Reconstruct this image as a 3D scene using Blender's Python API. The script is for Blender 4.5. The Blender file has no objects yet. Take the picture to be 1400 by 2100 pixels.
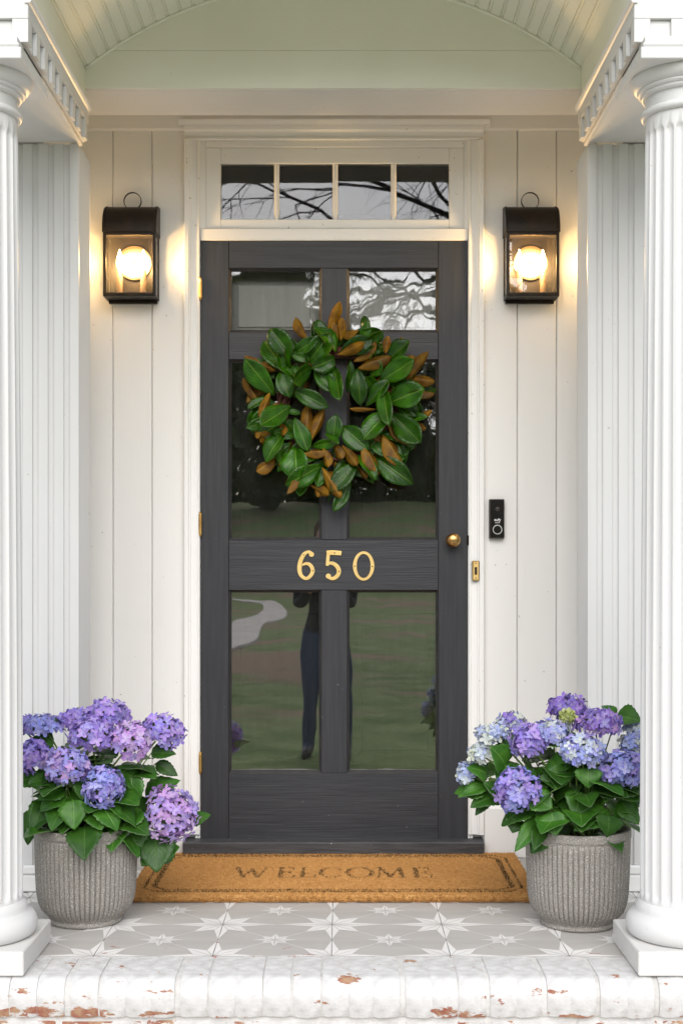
import bpy, math, random
from mathutils import Vector, Matrix, noise as mnoise
R = math.radians
rnd = random.Random(7)
SC = bpy.context.scene
COL = SC.collection

# ------------------------------------------------------------------ camera
F, CX, CY = 2750.0, 700.0, 1163.0        # focal length and horizon in pixels of the 1400x2100 photograph
CAMX, CAMY, CAMZ = 0.0255, -4.614, 0.998
cam = bpy.data.cameras.new('camera'); camo = bpy.data.objects.new('camera', cam); COL.objects.link(camo)
camo.location = (CAMX, CAMY, CAMZ); camo.rotation_euler = (R(90), 0, 0)
cam.sensor_fit = 'AUTO'; cam.sensor_width = 36.0
cam.lens = 36.0 * F / 2100.0
cam.shift_y = (CY - 1050.0) / 2100.0
cam.clip_start = 0.05; cam.clip_end = 2000
SC.camera = camo

# ------------------------------------------------------------------ world, sun, exposure
w = bpy.data.worlds.new('World'); SC.world = w; w.use_nodes = True
nt = w.node_tree; nt.nodes.clear()
SUN_EL, SUN_AZ = R(37), R(178)            # soft sun behind thin cloud, low in front of the porch
sky = nt.nodes.new('ShaderNodeTexSky'); sky.sky_type = 'NISHITA'; sky.sun_disc = False
sky.sun_elevation = SUN_EL; sky.sun_rotation = SUN_AZ; sky.air_density = 1.0; sky.dust_density = 3.0
hs = nt.nodes.new('ShaderNodeHueSaturation'); hs.inputs['Saturation'].default_value = 0.85
tc = nt.nodes.new('ShaderNodeTexCoord')
mp = nt.nodes.new('ShaderNodeMapping'); mp.inputs['Scale'].default_value = (1.0, 1.0, 2.6)
nz = nt.nodes.new('ShaderNodeTexNoise'); nz.inputs['Scale'].default_value = 2.3; nz.inputs['Detail'].default_value = 7
rp = nt.nodes.new('ShaderNodeValToRGB'); rp.color_ramp.elements[0].position = 0.42; rp.color_ramp.elements[1].position = 0.68
mx = nt.nodes.new('ShaderNodeMix'); mx.data_type = 'RGBA'
mx.inputs['B'].default_value = (11.9, 12.9, 14.9, 1)
bg = nt.nodes.new('ShaderNodeBackground'); bg.inputs['Strength'].default_value = 0.06
wo = nt.nodes.new('ShaderNodeOutputWorld')
L = nt.links.new
L(sky.outputs[0], hs.inputs['Color']); L(hs.outputs[0], mx.inputs['A'])
L(tc.outputs['Generated'], mp.inputs[0]); L(mp.outputs[0], nz.inputs['Vector']); L(nz.outputs['Fac'], rp.inputs[0])
L(rp.outputs[0], mx.inputs['Factor']); L(mx.outputs['Result'], bg.inputs[0]); L(bg.outputs[0], wo.inputs[0])

sl = bpy.data.lights.new('sun', 'SUN'); so = bpy.data.objects.new('sun', sl); COL.objects.link(so)
sl.energy = 1.5; sl.angle = R(56); sl.color = (1.0, 0.998, 0.995)
d = Vector((math.sin(SUN_AZ) * math.cos(SUN_EL), math.cos(SUN_AZ) * math.cos(SUN_EL), math.sin(SUN_EL)))
so.rotation_euler = d.to_track_quat('Z', 'Y').to_euler(); so.location = (-3, -12, 14)

SC.view_settings.view_transform = 'Standard'; SC.view_settings.look = 'None'
SC.view_settings.gamma = 1.0; SC.view_settings.use_curve_mapping = False
SC.view_settings.exposure = 1.08
SC.cycles.use_denoising = True
SC.cycles.max_bounces = 12; SC.cycles.diffuse_bounces = 6; SC.cycles.glossy_bounces = 5
SC.cycles.transparent_max_bounces = 16
SC.cycles.sample_clamp_indirect = 6.0
SC.cycles.caustics_reflective = False; SC.cycles.caustics_refractive = False

# ------------------------------------------------------------------ helpers
def at(px, py, y):
    """world point on the plane Y=y seen at photograph pixel (px, py)"""
    s = F / (y - CAMY)
    return Vector(((px - CX) / s + CAMX, y, CAMZ - (py - CY) / s))

def X(px, y=0.0): return (px - CX) * (y - CAMY) / F + CAMX
def Z(py, y=0.0): return CAMZ - (py - CY) * (y - CAMY) / F

class MB:
    def __init__(s): s.v = []; s.f = []; s.m = []; s.c = []
    def face(s, pts, m=0):
        n = len(s.v); s.v += [tuple(p) for p in pts]; s.f.append(tuple(range(n, n + len(pts)))); s.m.append(m)
    def box(s, x0, x1, y0, y1, z0, z1, m=0, b=0.0):
        if x0 > x1: x0, x1 = x1, x0
        if y0 > y1: y0, y1 = y1, y0
        if z0 > z1: z0, z1 = z1, z0
        n = len(s.v)
        if b <= 0:
            s.v += [(x0, y0, z0), (x1, y0, z0), (x1, y1, z0), (x0, y1, z0), (x0, y0, z1), (x1, y0, z1), (x1, y1, z1), (x0, y1, z1)]
            fs = [(0, 3, 2, 1), (4, 5, 6, 7), (0, 1, 5, 4), (1, 2, 6, 5), (2, 3, 7, 6), (3, 0, 4, 7)]
        else:                                    # chamfered box, 24 vertices
            b = min(b, (x1 - x0) * .45, (y1 - y0) * .45, (z1 - z0) * .45)
            idx = {}
            for ax in range(3):
                for sx in (0, 1):
                    for sy in (0, 1):
                        for sz in (0, 1):
                            sg = (sx, sy, sz)
                            lo = (x0, y0, z0); hi = (x1, y1, z1)
                            p = []
                            for k in range(3):
                                base = hi[k] if sg[k] else lo[k]
                                p.append(base if k == ax else base - b if sg[k] else base + b)
                            idx[(ax, sg)] = len(s.v) - n; s.v.append(tuple(p))
            fs = []
            for ax in range(3):
                a1, a2 = [(1, 2), (2, 0), (0, 1)][ax]
                for sd in (0, 1):
                    q = []
                    for u, v in ((0, 0), (1, 0), (1, 1), (0, 1)):
                        sg = [0, 0, 0]; sg[ax] = sd; sg[a1] = u; sg[a2] = v
                        q.append(idx[(ax, tuple(sg))])
                    fs.append(tuple(q) if sd else tuple(reversed(q)))
            for ax in range(3):                  # edges along ax
                a1, a2 = [(1, 2), (2, 0), (0, 1)][ax]
                for u in (0, 1):
                    for v in (0, 1):
                        g0 = [0, 0, 0]; g0[a1] = u; g0[a2] = v; g1 = list(g0); g1[ax] = 1
                        q = (idx[(a1, tuple(g0))], idx[(a1, tuple(g1))], idx[(a2, tuple(g1))], idx[(a2, tuple(g0))])
                        fs.append(q if (u ^ v) else tuple(reversed(q)))
            for sx in (0, 1):
                for sy in (0, 1):
                    for sz in (0, 1):
                        g = (sx, sy, sz); q = (idx[(0, g)], idx[(1, g)], idx[(2, g)])
                        fs.append(q if (sx + sy + sz) % 2 else tuple(reversed(q)))
        s.f += [tuple(i + n for i in f) for f in fs]; s.m += [m] * len(fs)
        return s
    def grid(s, rows, m=0, closed=False, flip=False):
        n = len(s.v); k = len(rows[0])
        for r in rows: s.v += [tuple(p) for p in r]
        for i in range(len(rows) - 1):
            for j in range(k if closed else k - 1):
                a = n + i * k + j; b_ = n + i * k + (j + 1) % k; c = b_ + k; dd = a + k
                s.f.append((a, dd, c, b_) if flip else (a, b_, c, dd)); s.m.append(m)
        return s
    def lathe(s, prof, seg=48, c=(0, 0, 0), m=0, fn=None, cap=True):
        rows = []
        for r, z in prof:
            row = []
            for j in range(seg):
                a = 2 * math.pi * j / seg
                rr = fn(r, z, a) if fn else r
                row.append((c[0] + rr * math.cos(a), c[1] + rr * math.sin(a), c[2] + z))
            rows.append(row)
        s.grid(rows, m, closed=True)
        if cap:
            n = len(s.v); s.v += rows[0]; s.f.append(tuple(reversed(range(n, n + seg)))); s.m.append(m)
            n = len(s.v); s.v += rows[-1]; s.f.append(tuple(range(n, n + seg))); s.m.append(m)
        return s
    def tube(s, pts, rad, seg=8, m=0, cap=True):
        pts = [Vector(p) for p in pts]; rows = []
        u = None
        for i, p in enumerate(pts):
            t = (pts[min(i + 1, len(pts) - 1)] - pts[max(i - 1, 0)]).normalized()
            if u is None:
                u = t.orthogonal().normalized()
            else:
                u = (u - t * u.dot(t)).normalized()
            v = t.cross(u); r = rad[i] if isinstance(rad, (list, tuple)) else rad
            rows.append([p + (u * math.cos(2 * math.pi * j / seg) + v * math.sin(2 * math.pi * j / seg)) * r for j in range(seg)])
        s.grid(rows, m, closed=True)
        if cap:
            s.face(list(reversed(rows[0])), m); s.face(rows[-1], m)
        return s
    def extrude(s, prof, axis, a0, a1, m=0):
        """closed 2-D profile (counter-clockwise in its plane) run along an axis; x: (y,z) y: (x,z) z: (x,y)"""
        def P(u, v, t): return (t, u, v) if axis == 'x' else (u, t, v) if axis == 'y' else (u, v, t)
        A = [P(u, v, a0) for u, v in prof]; B = [P(u, v, a1) for u, v in prof]
        s.grid([A, B], m, closed=True)
        s.face(list(reversed(A)), m); s.face(B, m)
        return s
    def mesh(s, name, mats, smooth=False, fix=True):
        me = bpy.data.meshes.new(name); me.from_pydata(s.v, [], s.f)
        for mt in (mats if isinstance(mats, (list, tuple)) else [mats]): me.materials.append(mt)
        me.polygons.foreach_set('material_index', s.m)
        if smooth is not False:
            me.polygons.foreach_set('use_smooth', [True] * len(s.f))
        if fix:
            import bmesh
            bm = bmesh.new(); bm.from_mesh(me)
            bmesh.ops.remove_doubles(bm, verts=bm.verts, dist=1e-6)
            bmesh.ops.recalc_face_normals(bm, faces=bm.faces)
            bm.to_mesh(me); bm.free()
        if smooth not in (False, True):
            me.set_sharp_from_angle(angle=R(smooth))
        return me
    def build(s, name, mats, parent=None, smooth=False, loc=None, fix=True):
        o = bpy.data.objects.new(name, s.mesh(name, mats, smooth, fix)); COL.objects.link(o)
        if loc is not None: o.location = loc
        if parent is not None: o.parent = parent
        return o

def empty(name, loc=(0, 0, 0), rz=0.0):
    o = bpy.data.objects.new(name, None); COL.objects.link(o); o.location = loc; o.rotation_euler = (0, 0, rz)
    o.empty_display_size = 0.05
    return o
def tag(o, label=None, cat=None, group=None, kind=None):
    if label: o['label'] = label
    if cat: o['category'] = cat
    if group: o['group'] = group
    if kind: o['kind'] = kind
    return o
def place(name, me, parent=None, loc=(0, 0, 0), mw=None):
    o = bpy.data.objects.new(name, me); COL.objects.link(o)
    if parent is not None: o.parent = parent
    if mw is not None: o.matrix_basis = mw
    else: o.location = loc
    return o

# ------------------------------------------------------------------ materials
def N(nt, t, **kw):
    n = nt.nodes.new(t)
    for k, v in kw.items():
        if k in n.inputs: n.inputs[k].default_value = v
        else: setattr(n, k, v)
    return n
def c4(c): return (c[0], c[1], c[2], 1)
def material(name, c1, c2=None, rough=0.5, metal=0.0, scale=20, stretch=(1, 1, 1), detail=4, lo=.35, hi=.65,
             bump=0.0, bscale=None, bstretch=None, bdist=0.002, spec=0.5, coord='Object', speck=None, rvar=0.0, sheen=None, subsurf=0, objvar=0.0):
    m = bpy.data.materials.new(name); m.use_nodes = True; t = m.node_tree
    p = t.nodes['Principled BSDF']; p.inputs['Roughness'].default_value = rough; p.inputs['Metallic'].default_value = metal
    p.inputs['Specular IOR Level'].default_value = spec
    tc = N(t, 'ShaderNodeTexCoord'); mp = N(t, 'ShaderNodeMapping'); mp.inputs['Scale'].default_value = stretch
    t.links.new(tc.outputs[coord], mp.inputs[0])
    nz = N(t, 'ShaderNodeTexNoise'); nz.inputs['Scale'].default_value = scale; nz.inputs['Detail'].default_value = detail
    t.links.new(mp.outputs[0], nz.inputs['Vector'])
    rp = N(t, 'ShaderNodeValToRGB'); rp.color_ramp.elements[0].position = lo; rp.color_ramp.elements[1].position = hi
    rp.color_ramp.elements[0].color = c4(c1); rp.color_ramp.elements[1].color = c4(c2 or c1)
    t.links.new(nz.outputs['Fac'], rp.inputs[0])
    out = rp.outputs[0]
    if speck:                                   # (colour, scale, threshold)
        n2 = N(t, 'ShaderNodeTexNoise'); n2.inputs['Scale'].default_value = speck[1]; n2.inputs['Detail'].default_value = 3
        t.links.new(tc.outputs[coord], n2.inputs['Vector'])
        r2 = N(t, 'ShaderNodeValToRGB'); r2.color_ramp.elements[0].position = speck[2]; r2.color_ramp.elements[1].position = speck[2] + .03
        t.links.new(n2.outputs['Fac'], r2.inputs[0])
        mx = N(t, 'ShaderNodeMix', data_type='RGBA'); mx.inputs['B'].default_value = c4(speck[0])
        t.links.new(r2.outputs[0], mx.inputs['Factor']); t.links.new(out, mx.inputs['A']); out = mx.outputs['Result']
    if objvar:
        oi = N(t, 'ShaderNodeObjectInfo'); mr = N(t, 'ShaderNodeMapRange')
        mr.inputs['To Min'].default_value = 1 - objvar; mr.inputs['To Max'].default_value = 1 + objvar
        hv = N(t, 'ShaderNodeHueSaturation')
        t.links.new(oi.outputs['Random'], mr.inputs[0]); t.links.new(mr.outputs[0], hv.inputs['Value'])
        t.links.new(out, hv.inputs['Color']); out = hv.outputs[0]
    t.links.new(out, p.inputs['Base Color'])
    if rvar:
        mr = N(t, 'ShaderNodeMapRange'); mr.inputs['To Min'].default_value = rough - rvar; mr.inputs['To Max'].default_value = rough + rvar
        t.links.new(nz.outputs['Fac'], mr.inputs[0]); t.links.new(mr.outputs[0], p.inputs['Roughness'])
    if bump:
        mb = N(t, 'ShaderNodeMapping'); mb.inputs['Scale'].default_value = bstretch or stretch
        t.links.new(tc.outputs[coord], mb.inputs[0])
        nb = N(t, 'ShaderNodeTexNoise'); nb.inputs['Scale'].default_value = bscale or scale * 3; nb.inputs['Detail'].default_value = 5
        t.links.new(mb.outputs[0], nb.inputs['Vector'])
        bp = N(t, 'ShaderNodeBump'); bp.inputs['Strength'].default_value = bump; bp.inputs['Distance'].default_value = bdist
        t.links.new(nb.outputs['Fac'], bp.inputs['Height']); t.links.new(bp.outputs[0], p.inputs['Normal'])
    return m

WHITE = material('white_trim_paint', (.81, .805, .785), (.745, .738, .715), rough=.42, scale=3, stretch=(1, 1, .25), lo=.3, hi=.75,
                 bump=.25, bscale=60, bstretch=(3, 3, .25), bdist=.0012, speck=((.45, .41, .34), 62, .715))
WHITEH = material('white_trim_paint_long_grain', (.81, .805, .785), (.745, .738, .715), rough=.42, scale=3, stretch=(.25, 1, 1), lo=.3, hi=.75,
                  bump=.3, bscale=60, bstretch=(.25, 3, 3), bdist=.0012, speck=((.40, .36, .28), 70, .735))
WHITE_DIM = material('white_paint_dimmed_in_sun', (.655, .655, .645), (.60, .598, .585), rough=.42, scale=2.5, stretch=(1, 1, .3), bump=.2, bscale=60, bdist=.0012, speck=((.48, .45, .40), 55, .735))  # trim white darkened on sunlit parts: light balance with the recess set by colour
PLIN = material('plinth_paint', (.66, .645, .62), (.61, .60, .575), rough=.5, scale=8, bump=.2, bscale=90, bdist=.001)
SAGE = material('sage_porch_paint', (.80, .81, .70), (.77, .78, .67), rough=.45, scale=4, bump=.15, bscale=40, bdist=.001, speck=((.12, .10, .07), 40, .765))
DV = material('door_paint_vertical', (.023, .0242, .0285), (.032, .0335, .038), rough=.46, spec=.38, scale=14, stretch=(6, 6, .35), detail=6,
              bump=.42, bscale=26, bstretch=(9, 9, .3), bdist=.0016, speck=((.28, .28, .27), 80, .755))
DH = material('door_paint_horizontal', (.023, .0242, .0285), (.034, .0355, .040), rough=.46, spec=.38, scale=14, stretch=(.35, 6, 6), detail=6,
              bump=.5, bscale=26, bstretch=(.3, 9, 9), bdist=.0018, speck=((.28, .28, .27), 80, .755))
DBEAD = material('door_bead_paint', (.03, .03, .032), (.045, .042, .04), rough=.35, scale=30)
INNER = material('inner_door_paint', (.38, .39, .34), (.43, .44, .39), rough=.45, scale=10, stretch=(4, 4, .4), bump=.4, bscale=30)
THRESH = material('threshold_paint', (.035, .035, .038), (.06, .06, .062), rough=.5, scale=25, stretch=(.3, 3, 3), bump=.6, bscale=60,
                  speck=((.45, .43, .40), 60, .70))
IRON = material('dark_bronze', (.011, .009, .0075), (.024, .017, .012), rough=.45, metal=.5, scale=18, bump=.25, bscale=90, rvar=.12)
BRASS = material('aged_brass', (.72, .47, .17), (.52, .30, .10), rough=.32, metal=1.0, scale=28, rvar=.12, bump=.15, bscale=120)
GOLD = material('polished_brass', (.86, .62, .25), (.78, .54, .20), rough=.38, metal=.75, scale=30, bump=.1, bscale=150)
BRONZEKNOB = material('worn_bronze_knob', (.62, .40, .15), (.38, .20, .07), rough=.30, metal=1.0, scale=45, rvar=.12)
SCREW = material('screw_brown', (.07, .035, .02), (.04, .02, .01), rough=.5, metal=.5, scale=50)
BLKPL = material('black_gloss_plastic', (.008, .007, .007), (.012, .010, .010), rough=.16, scale=20)
BLKSIDE = material('dark_brown_plastic', (.025, .018, .016), rough=.4, scale=20)
SILVER = material('silver_ring', (.75, .75, .74), rough=.3, metal=.9, scale=30)
LOGO = material('white_print', (.85, .85, .85), rough=.5, scale=30)
STONE = material('pot_cast_stone', (.31, .29, .26), (.185, .172, .152), rough=.85, scale=330, detail=2, lo=.38, hi=.62, bump=.4, bscale=500, bdist=.0012,
                 speck=((.55, .53, .49), 300, .62))
SOIL = material('potting_soil', (.03, .02, .013), (.055, .035, .022), rough=.95, scale=60, bump=1, bscale=120, bdist=.01)
COIR = material('coir', (.76, .44, .165), (.57, .285, .085), rough=.95, scale=120, stretch=(.5, 1.5, 1), detail=6, bump=1.0, bscale=330, bstretch=(1, 1, 1), bdist=.006, spec=.15,
                speck=((.22, .09, .02), 150, .66))
COIRD = material('coir_dyed_black', (.030, .020, .014), (.075, .040, .02), rough=.95, scale=200, bump=1.0, bscale=330, bdist=.004, spec=.1)
TWIG = material('vine_twigs', (.085, .022, .014), (.15, .045, .03), rough=.6, scale=60, bump=.4, bscale=100)
BARK = material('bark', (.06, .045, .035), (.10, .08, .062), rough=.9, scale=12, bump=.8, bscale=30, bdist=.02)
MORTAR = material('limewash_mortar', (.60, .59, .57), (.50, .485, .46), rough=.9, scale=30, bump=.8, bscale=140, bdist=.003)
ASPH = material('asphalt', (.10, .09, .085), (.13, .12, .115), rough=.9, scale=12, bump=.5, bscale=60)
BOUNCEM = material('pale_bounce_slab', (.68, .645, .60), (.60, .56, .52), rough=.9, scale=4, bump=.5, bscale=20)  # pale so that the added slab throws light upward
FSTONE = material('field_stone', (.28, .23, .20), (.20, .16, .14), rough=.9, scale=5, bump=.8, bscale=20, bdist=.02, objvar=.25)
DARKROOM = material('dark_interior', (.05, .047, .042), rough=.9, scale=5)
STEMM = material('green_stem', (.16, .26, .05), (.11, .20, .04), rough=.5, scale=30)
ROOFM = material('dark_shingles', (.05, .05, .05), (.08, .08, .08), rough=.9, scale=20)

def leaf_material(name, c1, c2, vein, rough, vs=9.0, spec=.5, objvar=.25, trans=0.0):
    m = bpy.data.materials.new(name); m.use_nodes = True; t = m.node_tree
    p = t.nodes['Principled BSDF']; p.inputs['Roughness'].default_value = rough; p.inputs['Specular IOR Level'].default_value = spec
    uv = N(t, 'ShaderNodeAttribute', attribute_name='leafuv'); sp = N(t, 'ShaderNodeSeparateXYZ'); t.links.new(uv.outputs['Vector'], sp.inputs[0])
    ab = N(t, 'ShaderNodeMath', operation='ABSOLUTE'); t.links.new(sp.outputs['Y'], ab.inputs[0])
    mid = N(t, 'ShaderNodeMapRange'); mid.inputs['From Min'].default_value = .0; mid.inputs['From Max'].default_value = .06
    mid.inputs['To Min'].default_value = 1; mid.inputs['To Max'].default_value = 0; t.links.new(ab.outputs[0], mid.inputs[0])
    # side veins: bands of  u*vs - |v|*k
    k = N(t, 'ShaderNodeMath', operation='MULTIPLY'); k.inputs[1].default_value = vs * .45; t.links.new(ab.outputs[0], k.inputs[0])
    u = N(t, 'ShaderNodeMath', operation='MULTIPLY'); u.inputs[1].default_value = vs; t.links.new(sp.outputs['X'], u.inputs[0])
    sb = N(t, 'ShaderNodeMath', operation='SUBTRACT'); t.links.new(u.outputs[0], sb.inputs[0]); t.links.new(k.outputs[0], sb.inputs[1])
    fr = N(t, 'ShaderNodeMath', operation='FRACT'); t.links.new(sb.outputs[0], fr.inputs[0])
    pp = N(t, 'ShaderNodeMath', operation='PINGPONG'); pp.inputs[1].default_value = .5; t.links.new(fr.outputs[0], pp.inputs[0])
    sv = N(t, 'ShaderNodeMapRange'); sv.inputs['From Min'].default_value = .0; sv.inputs['From Max'].default_value = .13
    sv.inputs['To Min'].default_value = .22; sv.inputs['To Max'].default_value = 0; t.links.new(pp.outputs[0], sv.inputs[0])
    mxm = N(t, 'ShaderNodeMath', operation='MAXIMUM'); t.links.new(mid.outputs[0], mxm.inputs[0]); t.links.new(sv.outputs[0], mxm.inputs[1])
    tc = N(t, 'ShaderNodeTexCoord'); nz = N(t, 'ShaderNodeTexNoise'); nz.inputs['Scale'].default_value = 3.0
    t.links.new(tc.outputs['Object'], nz.inputs['Vector'])
    rp = N(t, 'ShaderNodeValToRGB'); rp.color_ramp.elements[0].color = c4(c1); rp.color_ramp.elements[1].color = c4(c2)
    rp.color_ramp.elements[0].position = .3; rp.color_ramp.elements[1].position = .7
    t.links.new(nz.outputs['Fac'], rp.inputs[0])
    mx = N(t, 'ShaderNodeMix', data_type='RGBA'); mx.inputs['B'].default_value = c4(vein)
    t.links.new(mxm.outputs[0], mx.inputs['Factor']); t.links.new(rp.outputs[0], mx.inputs['A'])
    oi = N(t, 'ShaderNodeObjectInfo'); mr = N(t, 'ShaderNodeMapRange'); mr.inputs['To Min'].default_value = 1 - objvar; mr.inputs['To Max'].default_value = 1 + objvar
    hv = N(t, 'ShaderNodeHueSaturation'); t.links.new(oi.outputs['Random'], mr.inputs[0]); t.links.new(mr.outputs[0], hv.inputs['Value'])
    t.links.new(mx.outputs['Result'], hv.inputs['Color']); t.links.new(hv.outputs[0], p.inputs['Base Color'])
    bp = N(t, 'ShaderNodeBump'); bp.inputs['Strength'].default_value = .22; bp.inputs['Distance'].default_value = .02; bp.invert = True
    t.links.new(mxm.outputs[0], bp.inputs['Height']); t.links.new(bp.outputs[0], p.inputs['Normal'])
    return m
MAG_TOP = leaf_material('magnolia_leaf_top', (.006, .036, .001), (.024, .098, .002), (.11, .20, .015), .27, vs=8, spec=.26, objvar=.35)
MAG_UND = leaf_material('magnolia_leaf_underside', (.22, .112, .006), (.085, .036, .003), (.26, .15, .02), .5, vs=8, spec=.2, objvar=.3)
HYD_TOP = leaf_material('hydrangea_leaf_top', (.016, .070, .006), (.038, .120, .010), (.085, .19, .035), .40, vs=8, spec=.3, objvar=.35)
HYD_UND = leaf_material('hydrangea_leaf_underside', (.12, .22, .06), (.15, .26, .08), (.22, .32, .12), .6, vs=8, objvar=.2)
TREEL = material('tree_leaf', (.09, .12, .04), (.16, .185, .08), rough=.6, scale=.35, objvar=.3)
def add_translucency(m, f):
    t = m.node_tree; p = t.nodes['Principled BSDF']; o = t.nodes['Material Output']; tl = N(t, 'ShaderNodeBsdfTranslucent'); mix = N(t, 'ShaderNodeMixShader'); mix.inputs[0].default_value = f
    if p.inputs['Base Color'].links: t.links.new(p.inputs['Base Color'].links[0].from_socket, tl.inputs[0])
    t.links.new(p.outputs[0], mix.inputs[1]); t.links.new(tl.outputs[0], mix.inputs[2]); t.links.new(mix.outputs[0], o.inputs[0])
add_translucency(TREEL, .5)

PETAL = bpy.data.materials.new('hydrangea_petal'); PETAL.use_nodes = True
_t = PETAL.node_tree; _p = _t.nodes['Principled BSDF']; _a = N(_t, 'ShaderNodeAttribute', attribute_name='petal')
_t.links.new(_a.outputs['Color'], _p.inputs['Base Color']); _p.inputs['Roughness'].default_value = .6; _p.inputs['Specular IOR Level'].default_value = .25
_p.inputs['Subsurface Weight'].default_value = 0.0

add_translucency(PETAL, .25)
def glass_material(name, ior, wav, wscale, stretch=(1, 1, 1), tint=(1, 1, 1)):
    m = bpy.data.materials.new(name); m.use_nodes = True; t = m.node_tree; t.nodes.clear()
    o = N(t, 'ShaderNodeOutputMaterial'); mix = N(t, 'ShaderNodeMixShader'); fr = N(t, 'ShaderNodeFresnel'); fr.inputs['IOR'].default_value = ior
    tr = N(t, 'ShaderNodeBsdfTransparent'); tr.inputs[0].default_value = c4(tint)
    gl = N(t, 'ShaderNodeBsdfAnisotropic'); gl.inputs['Roughness'].default_value = 0.012
    t.links.new(fr.outputs[0], mix.inputs[0]); t.links.new(tr.outputs[0], mix.inputs[1]); t.links.new(gl.outputs[0], mix.inputs[2]); t.links.new(mix.outputs[0], o.inputs[0])
    if wav:
        tc = N(t, 'ShaderNodeTexCoord'); mp = N(t, 'ShaderNodeMapping'); mp.inputs['Scale'].default_value = stretch
        nz = N(t, 'ShaderNodeTexNoise'); nz.inputs['Scale'].default_value = wscale; nz.inputs['Detail'].default_value = 1.5
        bp = N(t, 'ShaderNodeBump'); bp.inputs['Strength'].default_value = 1.0; bp.inputs['Distance'].default_value = wav
        t.links.new(tc.outputs['Object'], mp.inputs[0]); t.links.new(mp.outputs[0], nz.inputs['Vector']); t.links.new(nz.outputs['Fac'], bp.inputs['Height'])
        t.links.new(bp.outputs[0], gl.inputs['Normal'])
    return m
GL_DOOR = glass_material('door_glass', 3.2, .00035, 7, (1, 1, .6))
GL_WAVY = glass_material('wavy_door_glass', 1.72, .0005, 11, (1, 1, .55))
GL_TRAN = glass_material('transom_glass', 1.5, .0002, 4)
GL_LAMP = glass_material('lantern_glass', 1.55, .0, 1)

def brick_paint():
    m = material('whitewashed_brick', (.60, .595, .585), (.48, .47, .455), rough=.8, scale=26, detail=8, bump=1.0, bscale=48, bdist=.005)
    t = m.node_tree; p = t.nodes['Principled BSDF']
    g = N(t, 'ShaderNodeNewGeometry')
    def nzz(scale, det, lo, hi, st=(1, 1, 1)):
        mp = N(t, 'ShaderNodeMapping'); mp.inputs['Scale'].default_value = st; t.links.new(g.outputs['Position'], mp.inputs[0])
        n = N(t, 'ShaderNodeTexNoise'); n.inputs['Scale'].default_value = scale; n.inputs['Detail'].default_value = det; n.inputs['Roughness'].default_value = .65
        t.links.new(mp.outputs[0], n.inputs['Vector'])
        r = N(t, 'ShaderNodeMapRange'); r.inputs['From Min'].default_value = lo; r.inputs['From Max'].default_value = hi; t.links.new(n.outputs['Fac'], r.inputs[0]); return r.outputs[0]
    chips = nzz(10, 12, .622, .64, (.75, 1, 2.0)); grey = nzz(16, 8, .58, .72, (1.2, 1, .8)); red = nzz(30, 4, .4, .6)
    n_ = chips.node.inputs[0].links[0].from_socket; sx_ = N(t, 'ShaderNodeSeparateXYZ'); t.links.new(g.outputs['Position'], sx_.inputs[0])
    lw = N(t, 'ShaderNodeMapRange'); lw.inputs['From Min'].default_value = -.062; lw.inputs['From Max'].default_value = -.100; lw.inputs['To Max'].default_value = .085; t.links.new(sx_.outputs['Z'], lw.inputs[0])
    ad_ = N(t, 'ShaderNodeMath', operation='ADD'); t.links.new(n_, ad_.inputs[0]); t.links.new(lw.outputs[0], ad_.inputs[1]); t.links.new(ad_.outputs[0], chips.node.inputs[0])
    cr = N(t, 'ShaderNodeMix', data_type='RGBA'); cr.inputs['A'].default_value = (.27, .095, .06, 1); cr.inputs['B'].default_value = (.36, .22, .13, 1); t.links.new(red, cr.inputs['Factor'])
    src = p.inputs['Base Color'].links[0].from_socket
    a = N(t, 'ShaderNodeMix', data_type='RGBA'); a.inputs['B'].default_value = (.50, .485, .46, 1); t.links.new(grey, a.inputs['Factor']); t.links.new(src, a.inputs['A'])
    b = N(t, 'ShaderNodeMix', data_type='RGBA'); t.links.new(chips, b.inputs['Factor']); t.links.new(a.outputs['Result'], b.inputs['A']); t.links.new(cr.outputs['Result'], b.inputs['B'])
    t.links.new(b.outputs['Result'], p.inputs['Base Color'])
    return m
BRICK = brick_paint()

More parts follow.
